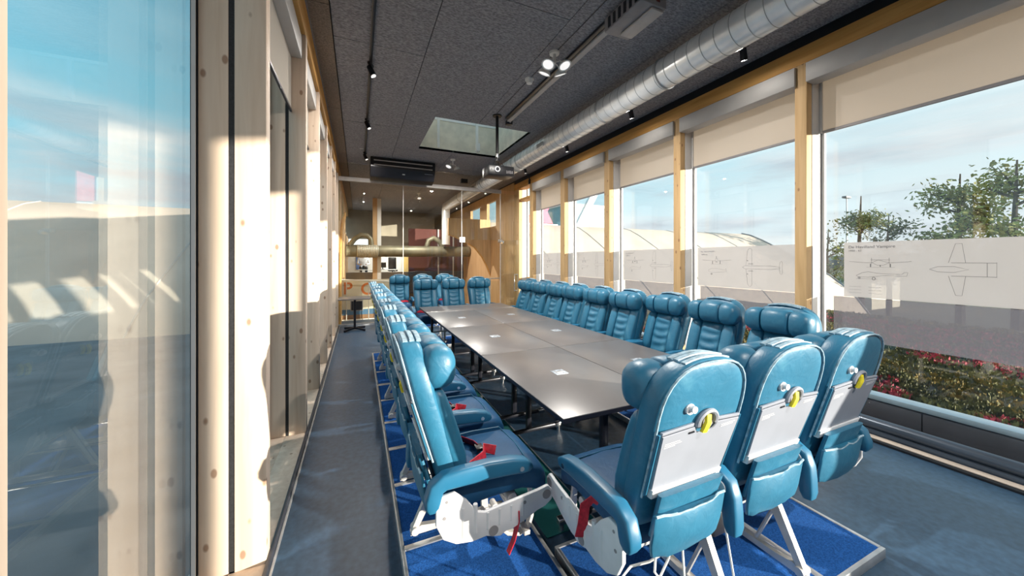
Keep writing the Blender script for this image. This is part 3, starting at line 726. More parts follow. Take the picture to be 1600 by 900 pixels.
def make_row():
    r = thing('airline_seat_row', 'row', 'seat row')
    # carpeted platform
    pf = box('platform', (-.735, .012, .0), (.735, .718, .047), 'carpet', r)
    for lo, hi in (((-.75, 0, 0), (.75, .02, .052)), ((-.75, .71, 0), (.75, .73, .052)), ((-.75, .02, 0), (-.73, .71, .052)), ((.73, .02, 0), (.75, .71, .052))):
        box('edge_trim', lo, hi, 'alu', pf, .003)
    for s in (-1, 1): box('seat_track', (s * .265 - .016, .02, .045), (s * .265 + .016, .71, .0535), 'alu', pf, .002)
    # beams and legs
    for y, z in ((.20, .445), (.47, .455)): tube('cross_beam', [(-.70, y, z), (.70, y, z)], .024, 'metal_light', r, 12)
    for s in (-1, 1):
        bm = bmesh.new(); x = 0
        add_prism(bm, [(.06, .056), (.62, .056), (.62, .085), (.20, .088), (.12, .100), (.06, .080)], 'X', x - .014, x + .014)
        add_prism(bm, [(.065, .088), (.10, .088), (.29, .435), (.28, .46), (.22, .46), (.215, .41)], 'X', x - .016, x + .016)
        add_prism(bm, [(.455, .455), (.495, .455), (.52, .09), (.48, .09)], 'X', x - .015, x + .015)
        add_prism(bm, [(.215, .375), (.25, .355), (.48, .42), (.48, .46), (.22, .455)], 'X', x - .010, x + .010)
        add_tube(bm, [(x, .30, .09), (x, .215, .30)], .010, 8)
        add_cyl(bm, (.085, .082), 'X', .022, x - .03, x + .03, 12); add_cyl(bm, (.56, .085), 'X', .020, x - .028, x + .028, 12)
        lg = finish('leg', bm, 'metal_light', r); lg.location.x = s * .265
    for s in (-1, 1):
        x = 0
        hp = tube('baggage_hoop', [(x, .575, .48), (x, .59, .40), (x, .588, .32), (x, .57, .27), (x, .52, .25), (x, .46, .27), (x, .40, .33), (x, .33, .42)], .012, 'metal_light', r, 8, (.016, .009))
        hp.location.x = s * .655
    box('baggage_bar', (-.70, .535, .250), (.70, .567, .272), 'metal_light', r, .003)
    box('equipment_box', (-.18, .22, .28), (.02, .40, .42), 'black', r, .01)
    # three seats
    for i, x0 in enumerate((-.5, 0., .5)):
        make_seat_back(r, x0)
        bm = bmesh.new(); rings = []
        for y, zc, hw, hh in ((.13, .50, .17, .02), (.14, .50, .205, .045), (.18, .497, .216, .06), (.28, .50, .218, .064), (.40, .507, .218, .066), (.52, .508, .218, .066), (.58, .497, .218, .074), (.62, .482, .216, .078), (.645, .468, .210, .07), (.658, .458, .196, .05), (.662, .452, .17, .025)):
            rings.append([(x, y, zc + .03 + z) for x, z in sup(hw, hh, 4.2, 28)])
        loft(bm, rings)
        c = finish('seat_cushion', bm, 'leather_seat', r, ang=50)
        for v in c.data.vertices:
            p = v.co
            if p.z > .55: v.co.z += .006 * noise.noise(Vector((p.x * 11 + i, p.y * 9, .3)))
        c.location.x = x0
        pts = [(x, y, .603 + (.004 if abs(y - .45) < .1 else 0)) for x, y in ((-.20, .24), (-.205, .40), (-.20, .56))]
        tube('seam', pts + [(0., .575, .601), (.20, .56, .603), (.205, .40, .607), (.20, .24, .603)], .0035, 'leather', c, 5)
        # lower back apron and literature pocket
        bm = bmesh.new(); rings = []
        for z in (.55, .58, .64, .70, .74):
            rings.append([(x, .098 - (z - .55) * .30 + y, z) for x, y in sup(.160 + .05 * (z - .55), .014, 5, 20)])
        loft(bm, rings); a = finish('lower_apron', bm, 'leather', r); a.location.x = x0
        bm = bmesh.new(); rings = []
        for k in range(9):
            u = k / 8; z = .470 + .195 * u
            hw = .168 + .020 * min(1, u * 3)
            ring = []
            for x, y in sup(1, 1, 6, 32):
                bow = .020 * math.sin(PI * u) * (1 - x * x)
                sag = -.018 * (1 - x * x) * (1 if k == 8 else 0) + .012 * noise.noise(Vector((x * 3 + i, u * 2, 5)))
                ring.append((x * hw, .066 - .02 * u - bow + y * .009 + .012 * (1 - u), z + sag + (.020 * x * x if k == 0 else 0)))
            rings.append(ring)
        loft(bm, rings); pk = finish('seat_pocket', bm, 'leather', r, ang=50); pk.location.x = x0
        rim = [(-.184 + .368 * q / 10, .040, .667 - .018 * (1 - (q / 5 - 1) ** 2) + .012 * noise.noise(Vector(((q / 5 - 1) * 3 + i, 2, 5)))) for q in range(11)]
        tube('pocket_rim', rim, .005, 'piping', pk, 6)
        # seat belt: two webbing straps and a buckle lying on the cushion
        bm = bmesh.new()
        add_tube(bm, [(-.19, .21, .53), (-.185, .25, .608), (-.12, .31, .620), (-.04, .36, .622), (.0, .37, .620)], .02, 8, True, (.0028, .023))
        sb = finish('seat_belt', bm, 'red', r); sb.location.x = x0
        bm = bmesh.new()
        add_tube(bm, [(.19, .21, .53), (.185, .24, .608), (.14, .29, .620), (.09, .37, .623), (.03, .39, .627), (.06, .44, .620)], .02, 8, True, (.0028, .023))
        sb = finish('seat_belt', bm, 'red', r); sb.location.x = x0
        sb = box('buckle', (-.012, .345, .618), (.042, .385, .636), 'black', r, .004); sb.location.x = x0
    # armrests
    for i, xa in enumerate((-.75, -.25, .25, .75)):
        x = 0
        bm = bmesh.new(); rings = []
        path = [(.060, .45, .026, .020), (.064, .48, .034, .030), (.070, .54, .034, .034), (.075, .60, .033, .034), (.090, .648, .031, .034), (.125, .668, .031, .034), (.20, .670, .031, .036), (.32, .670, .031, .038), (.43, .662, .031, .036), (.495, .650, .030, .031), (.525, .640, .027, .020), (.535, .634, .02, .008)]
        if abs(xa) > .5: path[0:3] = [(.072, .555, .024, .016), (.072, .575, .031, .030)]
        for q, (y, z, hw, hh) in enumerate(path):
            a, b = path[max(0, q - 1)], path[min(len(path) - 1, q + 1)]
            d = Vector((0, b[0] - a[0], b[1] - a[1])).normalized(); nrm = Vector((0, -d.z, d.y))
            rings.append([Vector((x + u, y, z)) + nrm * v for u, v in sup(hw, hh, 4.5, 18)])
        loft(bm, rings); ar = finish('armrest', bm, 'plastic_blue', r, ang=50); ar.location.x = xa
        for s in (-1, 1):
            cyl('armrest_bolt', (.475, .648), 'X', .011, s * .026, s * .033, 'chrome', ar, 12)
        if abs(xa) < .5: hc = cyl('hinge_cap', (.10, .635), 'X', .024, -.037, .037, 'white_plastic', r, 14); hc.location.x = xa
    # end panels with ribs, lobes and holes
    for s in (-1, 1):
        x = 0
        poly = [(.085, .615), (.165, .62), (.215, .575), (.265, .51), (.30, .498), (.56, .525), (.615, .535), (.640, .505), (.635, .465), (.60, .442), (.555, .432), (.50, .408), (.43, .386), (.395, .384), (.372, .372), (.335, .380), (.305, .392), (.24, .388), (.17, .400), (.115, .435), (.085, .50)]
        ep = prism('side_panel', poly, 'X', -.010, .010, 'white_plastic', r, .006); ep.location.x = s * .765
        for k in range(6): tube('panel_rib', [(s * .0045, .20 + .056 * k, .418 + .003 * k), (s * .0045, .20 + .056 * k, .495 if k > 1 else .545)], .010, 'white_plastic', ep, 6)
        cyl('panel_hole', (.338, .408), 'X', .022, -.0125, .0125, 'grey_case', ep, 16)
        for (y, z, rr) in ((.605, .497, .022), (.49, .490, .008), (.12, .525, .007), (.13, .59, .006)):
            cyl('panel_fitting', (y, z), 'X', rr, -.0118, .0118, 'grey_case', ep, 12)
        # belt end hanging over the side
        if s > 0:
            be = tube('belt_end', [(0, .46, .46), (-.002, .462, .41), (0, .44, .33), (.003, .41, .28)], .02, 'red', r, 8, (.016, .0028))
        else:
            be = tube('belt_end', [(s * -.03, .27, .60), (s * -.008, .285, .608), (s * .017, .30, .58), (s * .025, .305, .50), (s * .022, .33, .43)], .02, 'red', r, 8, (.0028, .022))
        be.location.x = s * .765
    return r

proto = make_row()
rows = [
    (1.72, .904, 0, 'blue seat row in the foreground with its grey tray backs turned to the camera'),
    (.207, 2.29, -90, 'blue seat row at the near left whose white end panel and armrest face the camera'),
    (.207, 3.865, -90, 'middle blue seat row along the left wall, behind the row with the white end panel'),
    (.207, 5.50, -90, 'farthest blue seat row along the left wall, nearest the small black bistro table'),
    (3.13, 2.21, 90, 'shaded blue seat row on the window side nearest the camera, behind the foreground row'),
    (3.02, 3.80, 90, 'middle blue seat row on the window side of the long table'),
    (3.02, 5.39, 90, 'farthest blue seat row on the window side, next to the timber door post'),
    (1.76, 7.06, 180, 'blue seat row facing the camera across the far end of the long table'),
    (1.46, 8.93, 180, 'blue seat row against the glass partition, behind the row at the table end'),
]
for i, (x, y, a, lb) in enumerate(rows):
    o = proto if i == 0 else copy_tree(proto)
    o.location = (x, y, 0); o.rotation_euler = (0, 0, math.radians(a))
    tag(o, lb, 'seat row', 'rows of three airline seats round the table')
    if i in (0, 1, 4):
        for c in o.children:
            if i == 0:
                if c.name.startswith(('platform', 'cross_beam', 'baggage_bar')): c.scale.x = 1.08
                elif not c.name.startswith('leg'): c.location.x *= 1.10
                if c.name.startswith('platform'): c.location.x = .06
            elif i == 1:
                if c.name.startswith('platform'): c.location.x = .06
            elif c.name.startswith('platform'): c.scale.x = .84; c.location.x = .11

# white cables under the foreground row
tag(tube('cable', [(1.06, .99, .475), (1.02, 1.01, .445), (.955, 1.04, .425), (.915, 1.04, .40), (.93, 1.01, .375), (.99, .99, .375), (1.05, .985, .40), (1.09, .985, .45), (1.10, .985, .475)], .0045, 'cable', None, 8),
    'white cable hanging in a loop under the left foreground seat', 'cable', 'white cables under the foreground seats')
tag(tube('cable', [(1.03, .99, .48), (1.015, .98, .43), (1.045, .975, .39), (1.03, .97, .30), (1.05, .97, .15), (1.06, 1.0, .062), (1.02, 1.12, .058), (1.10, 1.16, .058), (1.18, 1.05, .058), (1.17, .98, .15), (1.16, .97, .35), (1.165, .985, .475)], .0045, 'cable', None, 8),
    'white cable dropping to the blue platform under the left foreground seat', 'cable', 'white cables under the foreground seats')
tag(tube('cable', [(1.46, 1.02, .47), (1.47, .985, .25), (1.45, .97, .08), (1.42, .90, .058), (1.40, .82, .02), (1.40, .76, .004), (1.34, .68, .004)], .0045, 'cable', None, 6),
    'white cable hanging in front of the metal leg of the middle foreground seat', 'cable', 'white cables under the foreground seats')

# ------------------------------------------------------------------ tables
def make_table(lx, ly, port=True):
    t = thing('conference_table', 'dark table', 'table')
    top = box('tabletop', (-lx / 2 + .002, -ly / 2 + .002, .712), (lx / 2 - .002, ly / 2 - .002, .74), 'table', t, .003)
    bm = bmesh.new()
    for lo, hi in (((-lx / 2 + .001, -ly / 2 + .001, .713), (lx / 2 - .001, -ly / 2 + .003, .736)), ((-lx / 2 + .001, ly / 2 - .003, .713), (lx / 2 - .001, ly / 2 - .001, .736)),
                   ((-lx / 2 + .001, -ly / 2 + .002, .713), (-lx / 2 + .003, ly / 2 - .002, .736)), ((lx / 2 - .003, -ly / 2 + .002, .713), (lx / 2 - .001, ly / 2 - .002, .736))):
        add_box(bm, lo, hi)
    finish('table_edge', bm, 'table_edge', top)
    if port:
        p = box('port_plate', (-.052, -.052, .7395), (.052, .052, .7425), 'port', t, .001)
        box('port_lid', (-.036, -.014, .7425), (.036, .014, .7445), 'alu', p, .001)
    for s in (-1, 1):
        y = s * (ly / 2 - .16)
        bm = bmesh.new(); add_box(bm, (-.024, y - .018, .075), (.024, y + .018, .70), .006); add_box(bm, (-.26, y - .02, .69), (.26, y + .02, .712), .003)
        leg = finish('leg', bm, 'black_metal', t)
        box('foot_bar', (-.33, y - .018, .045), (.33, y + .018, .078), 'black_metal', leg, .010)
        for q in (-1, 1):
            bm = bmesh.new(); add_box(bm, (q * .30 - .035, y - .019, .040), (q * .30 + .035, y + .019, .080), .006); add_cyl(bm, (q * .31, y), 'Z', .017, 0., .042, 12)
            finish('castor', bm, 'chrome', leg)
    return t
ta = make_table(.795, 1.374)
tl = {(0, 0): 'dark grey table nearest the camera in the left file, corner towards the foreground seats', (1, 0): 'dark grey table nearest the camera in the window file, partly behind the foreground headrest',
      (0, 1): 'second dark grey table from the camera in the left file', (1, 1): 'second dark grey table from the camera in the window side file',
      (0, 2): 'third dark grey table from the camera in the left file', (1, 2): 'third dark grey table from the camera in the window side file'}
for (i, j), lb in tl.items():
    o = ta if (i, j) == (0, 0) else copy_tree(ta)
    o.location = (1.4085 + .797 * i, 2.298 + 1.3755 * j, 0); tag(o, lb, 'table', 'dark tables pushed together')
te = make_table(.745, 1.592, False)
te.location = (1.807, 6.112, 0); te.rotation_euler = (0, 0, PI / 2)
tag(te, 'dark grey table set crosswise at the far end of the long table', 'table', 'dark tables pushed together')

bt = thing('bistro_table', 'small square black pedestal table by the left wall in front of the partition', 'table', (-.075, 8.72, 0))
box('tabletop', (-.33, -.33, .715), (.33, .33, .74), 'table', bt, .004)
tube('column', [(0, 0, .04), (0, 0, .715)], .026, 'black_metal', bt, 14)
bm = bmesh.new()
for a in (PI / 4, 3 * PI / 4):
    c_, s_ = math.cos(a) * .30, math.sin(a) * .30
    add_tube(bm, [(-c_, -s_, .022), (-c_ * .3, -s_ * .3, .045), (c_ * .3, s_ * .3, .045), (c_, s_, .022)], .02, 8, True, (.015, .022))
    for q in (-1, 1): add_cyl(bm, (q * c_ * .95, q * s_ * .95), 'Z', .014, 0., .022, 10)
finish('cross_base', bm, 'black_metal', bt)

# ------------------------------------------------------------------ ceiling services
du = thing('ventilation_duct', 'silver spiral ventilation duct running under the ceiling along the window side', 'duct', (3.17, 0, 3.70))
tube('duct_pipe', [(0, -5.5, 0), (0, 13.6, 0)], .165, 'duct', du, 36)
bm = bmesh.new()
y = -2.0
while y < 13.5:
    add_torus(bm, (0, y, 0), .1655, .0035, 'Y', 0, 2 * PI, 32, 5, 0); y += .145
finish('spiral_seam', bm, 'duct_seam', du)
bm = bmesh.new()
for y in (2.9, 6.9, 9.0, 11.4):
    add_torus(bm, (0, y, 0), .170, .009, 'Y', 0, 2 * PI, 32, 6)
finish('joint_band', bm, 'duct_seam', du)
for k, y in enumerate((-1.5, 1.2, 3.9, 6.6, 9.3)):
    bm = bmesh.new(); add_torus(bm, (0, y + .07, 0), .172, .006, 'Y', 0, 2 * PI, 28, 5); add_tube(bm, [(0, y + .07, .17), (0, y + .07, .25)], .006, 6)
    finish('hanger', bm, 'metal_light', du)
for y in (5.55, 9.6):
    g = box('grille', (-.190, y - .11, -.075), (-.160, y + .11, .005), 'alu', du, .004)
    for q in range(4): box('grille_blade', (-.196, y - .095, -.062 + .017 * q), (-.189, y + .095, -.055 + .017 * q), 'grey_case', g)
tube('duct_drop', [(0, 13.55, .0), (0, 13.66, -.06), (0, 13.70, -.2), (0, 13.70, -1.5)], .160, 'duct', du, 28)

def spot(name, x, y, zt, tilt, az, lb, grp):
    s = thing(name, lb, 'spotlight', (x, y, zt), az, grp)
    box('adapter', (-.016, -.05, -.03), (.016, .05, 0), 'black', s, .004)
    tube('stem', [(0, 0, -.03), (0, 0, -.075)], .008, 'black', s, 8)
    d = Vector((math.sin(tilt), 0, -math.cos(tilt)))
    p0 = Vector((0, 0, -.075)); a, b = p0 - d * .05, p0 + d * .085
    h = tube('lamp_head', [a, a + d * .012, b], [.020, .033, .036], 'black_metal', s, 16)
    tube('lamp_lens', [b - d * .002, b + d * .003], .029, 'lamp_glass', h, 16)
    return s
tag(box('track_rail', (.115, 1.0, 3.925), (.150, 9.0, 3.949), 'black', None, .002), 'black lighting track on the ceiling above the left aisle', 'track')
for k, (y, lb) in enumerate(((4.45, 'black track spotlight nearest the camera on the left ceiling track'), (6.25, 'middle black track spotlight on the left ceiling track'), (8.2, 'farthest black track spotlight on the left ceiling track'))):
    spot('track_spotlight', .1325, y, 3.925, .45, -.5, lb, 'spotlights on the left track')
tag(box('track_rail', (3.80, -1.0, 3.925), (3.835, 9.0, 3.949), 'black', None, .002), 'black lighting track on the ceiling between the duct and the window beam', 'track')
for k, (y, lb) in enumerate(((2.45, 'track spotlight nearest the camera above the window beam'), (4.15, 'second track spotlight from the camera above the window beam'), (5.95, 'third track spotlight from the camera above the window beam'), (7.85, 'farthest track spotlight above the window beam, beyond the projector'))):
    spot('track_spotlight', 3.8175, y, 3.925, .35, .3, lb, 'spotlights on the window side track')

tag(box('cable_channel', (2.27, -1.0, 3.905), (2.335, 5.36, 3.9495), 'raceway', None, .003), 'pale cable channel along the ceiling ending beside the projector mount', 'cable channel')
tag(box('cable_channel', (2.21, -1.0, 3.92), (2.262, 5.30, 3.9495), 'black', None, .003), 'black cable channel next to the pale one on the ceiling', 'cable channel')
cs = thing('socket_box', 'small black socket box at the end of the pale cable channel', 'socket', (2.33, 5.42, 3.95))
box('socket_body', (-.05, -.045, -.07), (.05, .045, 0), 'black', cs, .006); cyl('socket_face', (0, -.035), 'Y', .022, -.052, -.044, 'chrome', cs, 14)

hb = thing('ceiling_control_box', 'grey slotted box hung from the ceiling at the top edge of the picture', 'box', (2.33, 2.50, 3.95))
box('box_body', (-.16, -.26, -.165), (.13, .22, -.03), 'grey_case', hb, .01)
for q in range(6): box('vent_slat', (-.166, -.22 + .07 * q, -.15), (-.158, -.19 + .07 * q, -.05), 'black', hb)
box('lid', (-.02, -.24, -.19), (.12, .16, -.166), 'raceway', hb, .01)
box('indicator', (.01, -.266, -.13), (.05, -.258, -.06), 'maroon', hb, .003)
box('bracket', (-.05, -.1, -.03), (.05, .1, 0), 'black', hb)

def cluster(x, y, n, lb, sc=1.):
    c = thing('cluster_lamp', lb, 'ceiling lamp', (x, y, ZC), 0, 'white cluster lamps on the ceiling')
    bm = bmesh.new(); add_cyl(bm, (0, 0), 'Z', .055, -.025, 0, 20, .06); add_cyl(bm, (0, 0), 'Z', .018, -.13, -.025, 12)
    finish('ceiling_rose', bm, 'white', c)
    for k in range(n):
        a = 2 * PI * k / n + .5
        d = Vector((math.cos(a) * .45, math.sin(a) * .45, -1)).normalized()
        p = Vector((math.cos(a) * .135, math.sin(a) * .135, -.20))
        bm = bmesh.new(); u = d.orthogonal().normalized(); v = d.cross(u)
        loft(bm, [[p - d * .04 * q0 + (u * math.cos(2 * PI * j / 18) + v * math.sin(2 * PI * j / 18)) * rr for j in range(18)] for q0, rr in ((1.3, .02), (1.0, .045), (.4, .068), (0, .075), (-.1, .075), (0., .066))])
        h = finish('lamp_head', bm, 'white', c)
        bm = bmesh.new(); loft(bm, [[p - d * q0 + (u * math.cos(2 * PI * j / 16) + v * math.sin(2 * PI * j / 16)) * rr for j in range(16)] for q0, rr in ((.004, .062), (-.002, .058), (-.006, .022))])
        finish('reflector', bm, 'lamp_glass', h)
        tube('arm', [(0, 0, -.12), (math.cos(a) * .07, math.sin(a) * .07, -.12), p - d * .05], .006, 'white', c, 6)
    return c
cluster(2.03, 3.42, 4, 'white four headed cluster lamp nearest the camera, beside the cable channel')
cluster(2.02, 8.02, 2, 'white cluster lamp beyond the skylight, beside the air conditioner')
cluster(1.95, 12.6, 3, 'white cluster lamp hanging beyond the glass partition')
sm = thing('smoke_detector', 'round white smoke detector on the ceiling left of the near cluster lamp', 'detector', (2.03, 4.05, ZC))
cyl('detector_base', (0, 0), 'Z', .058, -.02, 0, 'white', sm, 24); cyl('detector_head', (0, 0), 'Z', .035, -.065, -.02, 'white', sm, 24, .052)
tag(tube('ceiling_cable', [(2.05, .6, 3.946), (2.05, 2.9, 3.946), (2.03, 4.0, 3.946), (2.03, 5.2, 3.946)], .004, 'black', None, 6), 'thin dark cable along the ceiling past the near cluster lamp', 'cable')
tag(box('ceiling_label', (.02, 8.0, 3.944), (.10, 8.03, 3.95), 'white', None, .001), 'small white plate on the ceiling beside the left lighting track', 'plate')

pj = thing('projector', 'black ceiling projector on a long black pole in front of the skylight', 'projector', (2.07, 5.30, 0))
cyl('ceiling_plate', (0, 0), 'Z', .075, 3.935, 3.95, 'black', pj, 24)
tube('pole', [(0, 0, 3.935), (0, 0, 3.22)], .024, 'black', pj, 14)
tube('pole_collar', [(0, 0, 3.32), (0, 0, 3.26)], .030, 'chrome', pj, 14)
bm = bmesh.new(); add_box(bm, (-.03, -.03, 3.20), (.03, .03, 3.235), .004)
for a in (-1, 1):
    for b in (-1, 1): add_tube(bm, [(a * .02, b * .02, 3.22), (a * .09, b * .09, 3.10)], .006, 6)
finish('mount', bm, 'black', pj)
body = box('projector_body', (-.20, -.15, 2.945), (.24, .17, 3.105), 'black', pj, .018)
bm = bmesh.new(); add_cyl(bm, (-.06, 3.035), 'Y', .045, -.172, -.14, 24, .05); finish('lens_ring', bm, 'alu', body)
bm = bmesh.new(); add_cyl(bm, (-.06, 3.035), 'Y', .028, -.176, -.150, 20); finish('lens', bm, 'black_metal', body)
for q in range(6): box('vent_slat', (.10 + .02 * q, -.155, 2.985), (.108 + .02 * q, -.148, 3.03), 'grey_case', body)
cyl('indicator', (-.15, 3.03), 'Y', .008, -.154, -.148, 'chrome', body, 10)

ac = thing('air_conditioner', 'wide black air conditioner under the ceiling just in front of the partition rail', 'air conditioner', (.98, 8.78, 0))
prism('unit_body', [(-.28, 3.945), (.28, 3.945), (.28, 3.52), (.10, 3.47), (-.12, 3.52), (-.28, 3.72)], 'X', -.73, .73, 'black', ac, .015)
for k, (yy, zz) in enumerate(((-.285, 3.87), (-.285, 3.77))): box('pale_strip', (-.66, yy - .006, zz - .011), (.66, yy + .006, zz + .011), 'raceway', ac, .003)
box('badge', (-.03, -.205, 3.605), (.03, -.19, 3.63), 'alu', ac, .002)
box('display', (.48, -.24, 3.66), (.68, -.225, 3.69), 'panel_grey', ac, .002)

ex = box('junction_box', (2.62, 9.42, 3.74), (2.80, 9.55, 3.86), 'black', None, .008); tag(ex, 'black junction box on the ceiling just beyond the partition rail', 'box')
cm = thing('camera_bracket', 'dark bracket sticking out from the beam corner above the far window', 'bracket', (4.25, 8.46, 3.74))
tube('bracket_arm', [(0.0, 0, 0), (-.05, -.05, .10), (-.10, -.08, .16)], .018, 'black', cm, 8); box('bracket_foot', (-.02, -.05, -.09), (.0, .05, .03), 'black', cm, .004)

# ------------------------------------------------------------------ the hall beyond the glass
arcz = [(2.75, 2.44), (3.0, 2.36), (3.21, 2.25), (3.45, 2.14), (3.66, 2.02), (3.92, 1.71), (4.10, 1.38), (4.24, 1.04)]
ap = struct(prism('wall_hall_arch', [(2.75, 3.0), (4.24, 3.0)] + arcz[::-1], 'Y', 11.52, 11.62, 'woodwall'))
def za(xx):
    for (a, za_), (b, zb_) in zip(arcz[:-1], arcz[1:]):
        if a <= xx <= b: return za_ + (zb_ - za_) * (xx - a) / (b - a)
    return 1.04
for k in range(10):
    x = 2.75 + .149 * k; x1 = x + .146
    prism('plank', [(x, 2.995), (x1, 2.995), (x1, za(x1) + .006), (x, za(x) + .006)], 'Y', 11.505, 11.5195, 'woodwall', ap)
tube('arch_edge', [(x, 11.50, z) for x, z in arcz], .02, 'woodY', ap, 6)
struct(box('wall_hall_dark', (1.9, 14.95, 1.11), (4.25, 15.0, 2.9), 'maroon'))
box('lower_panel', (1.9, 14.93, .2), (4.25, 14.99, 1.105), 'parapet', bpy.data.objects['wall_hall_dark'])
for x in (3.1, 3.75): box('mullion', (x, 14.90, .2), (x + .05, 14.945, 2.9), 'metal_light', bpy.data.objects['wall_hall_dark'])
gb = thing('glass_balustrade', 'glass stair balustrade with pale handrail beyond the door opening', 'balustrade', (3.9, 10.6, 0))
for a, b in ((-.55, .0), (.0, .30)): box('glass_pane', (a + .01, -.006, .02), (b - .01, .006, .92), 'glass_part', gb)
for a in (-.55, 0): tube('post', [(a, 0, 0), (a, 0, 1.0)], .018, 'metal_light', gb, 8)
tube('handrail', [(-.62, 0, .78), (-.40, 0, 1.0), (.32, 0, 1.0)], .02, 'metal_light', gb, 8)

dp = thing('display_panel', 'cream panel with big orange lettering, window and blue band beyond the partition', 'panel', (.18, 11.5, 0))
box('panel_board', (-.72, 0, -.05), (.72, .06, 1.0), 'cream', dp, .004)
box('blue_band', (-.72, -.006, -.05), (.72, -.0005, .11), 'blue_band', dp)
box('skirting', (-.72, -.012, -.18), (.72, .05, -.052), 'brown', dp, .004)
box('white_base', (-.72, -.03, -.45), (.72, .05, -.182), 'white', dp, .004)
wf = box('window_frame', (-.40, -.015, .06), (-.05, -.0005, .38), 'grey_case', dp, .004); box('window_pane', (-.375, -.018, .085), (-.075, -.0152, .355), 'black_metal', wf)
text_mesh('letter', 'P', .50, 'orange', dp, (-.60, -.004, .58), (1, 0, 0), (0, 0, 1))
text_mesh('letter', 'O', .50, 'orange', dp, (-.12, -.004, .55), (1, 0, 0), (0, 0, 1))
text_mesh('letter', 'S', .50, 'orange', dp, (.30, -.004, .52), (1, 0, 0), (0, 0, 1))
rl = thing('balcony_rail', 'thin white balcony rail above the orange lettering', 'rail', (.18, 11.3, 0))
tube('rail', [(-.66, 0, 1.02), (.90, 0, .93)], .018, 'white', rl, 8)
for x in (-.5, .1, .75): tube('rail_post', [(x, 0, -.2), (x, 0, 1.0)], .012, 'metal_light', rl, 6)
bf = struct(box('balcony_front', (-.44, 15.0, .70), (4.2, 15.3, 1.10), 'taupe'))
struct(box('balcony_floor', (-.44, 15.3, .70), (4.2, 18.0, .80), 'taupe'))
hd = thing('hall_duct', 'dull horizontal duct with a pale ribbed sleeve crossing the hall beyond the glass', 'duct', (0, 14.0, 1.92))
tube('duct_pipe', [(-.40, 0, 0), (4.2, 0, .02)], .21, 'olive_duct', hd, 24)
bm = bmesh.new()
for k in range(13): add_torus(bm, (-.02 + .056 * k, 0, 0), .215, .030, 'X', 0, 2 * PI, 24, 8)
finish('ribbed_sleeve', bm, 'flex', hd)
tube('duct_bend', [(.45, .0, .2), (.42, .0, .45), (.30, .0, .58), (.10, .0, .60), (-.12, .0, .45), (-.30, .0, .2)], .09, 'olive_duct', hd, 14)
tube('duct_bend', [(2.45, 0, .1), (2.55, 0, .45), (2.75, 0, .55), (3.0, 0, .40), (3.15, 0, .1)], .10, 'olive_duct', hd, 14)
pc = struct(box('pillar_hall', (.50, 14.3, .8), (.66, 14.5, 4.0), 'woodwall')); box('pillar_face', (.662, 14.29, .8), (.80, 14.49, 4.0), 'white', pc)
struct(box('wall_office', (.85, 16.6, 2.2), (3.3, 16.75, 3.6), 'taupe'))
struct(box('trim_6', (-.44, 15.2, 1.72), (4.2, 15.3, 2.2), 'taupe'))
M['daylight'] = emit_mat('daylit hall window', (.86, .92, .95), .9)
box('daylit_window', (-.42, 17.96, 2.2), (.42, 17.998, 2.58), 'daylight', wall_far)
box('daylit_window', (2.2, 16.57, 2.34), (3.05, 16.598, 2.70), 'daylight', bpy.data.objects['wall_office'])
# office behind the balcony
struct(box('wall_office_back', (-.44, 17.6, .8), (4.2, 17.7, 2.2), 'white'))
tag(box('notice_board', (-.10, 17.54, 1.15), (.34, 17.598, 1.95), 'blue_screen', None, .01), 'blue notice board on the white office wall beyond the duct', 'board')
tag(box('office_door', (2.0, 17.55, .802), (2.28, 17.598, 2.1), 'yellow_wood', None, .01), 'yellow wooden office door seen under the far duct', 'door')
tag(box('wall_poster', (2.4, 17.57, 1.2), (3.3, 17.598, 1.75), 'cassette', None, .004), 'pale poster on the office wall right of the yellow door', 'poster')
oc = thing('office_chair', 'black high backed office chair beyond the balcony', 'chair', (1.38, 16.2, .8))
box('backrest', (-.17, .12, .38), (.17, .19, .92), 'black', oc, .03); box('seat', (-.20, -.22, .30), (.20, .18, .37), 'black', oc, .03)
tube('column', [(0, 0, .04), (0, 0, .30)], .03, 'black', oc, 8)
bm = bmesh.new()
for k in range(5): add_tube(bm, [(0, 0, .06), (.24 * math.cos(k * 1.2566), .24 * math.sin(k * 1.2566), .02)], .02, 6)
finish('base', bm, 'black', oc)
dk = thing('office_desk', 'office desk behind the balcony front beyond the partition', 'desk', (.75, 15.9, .8))
box('desktop', (-.75, -.25, .36), (.75, .25, .39), 'white', dk, .004)
for x in (-.7, .7): box('leg', (x - .025, -.2, 0), (x + .025, .2, .36), 'metal_light', dk, .004)
mo = thing('computer_monitor', 'dark computer monitor on the far office desk', 'monitor', (.95, 15.9, 1.19))
box('screen', (-.14, -.02, .08), (.14, .01, .30), 'black', mo, .006); box('stand', (-.02, -.01, 0), (.02, .02, .08), 'black', mo); box('foot', (-.08, -.06, 0), (.08, .06, .012), 'black', mo, .003)

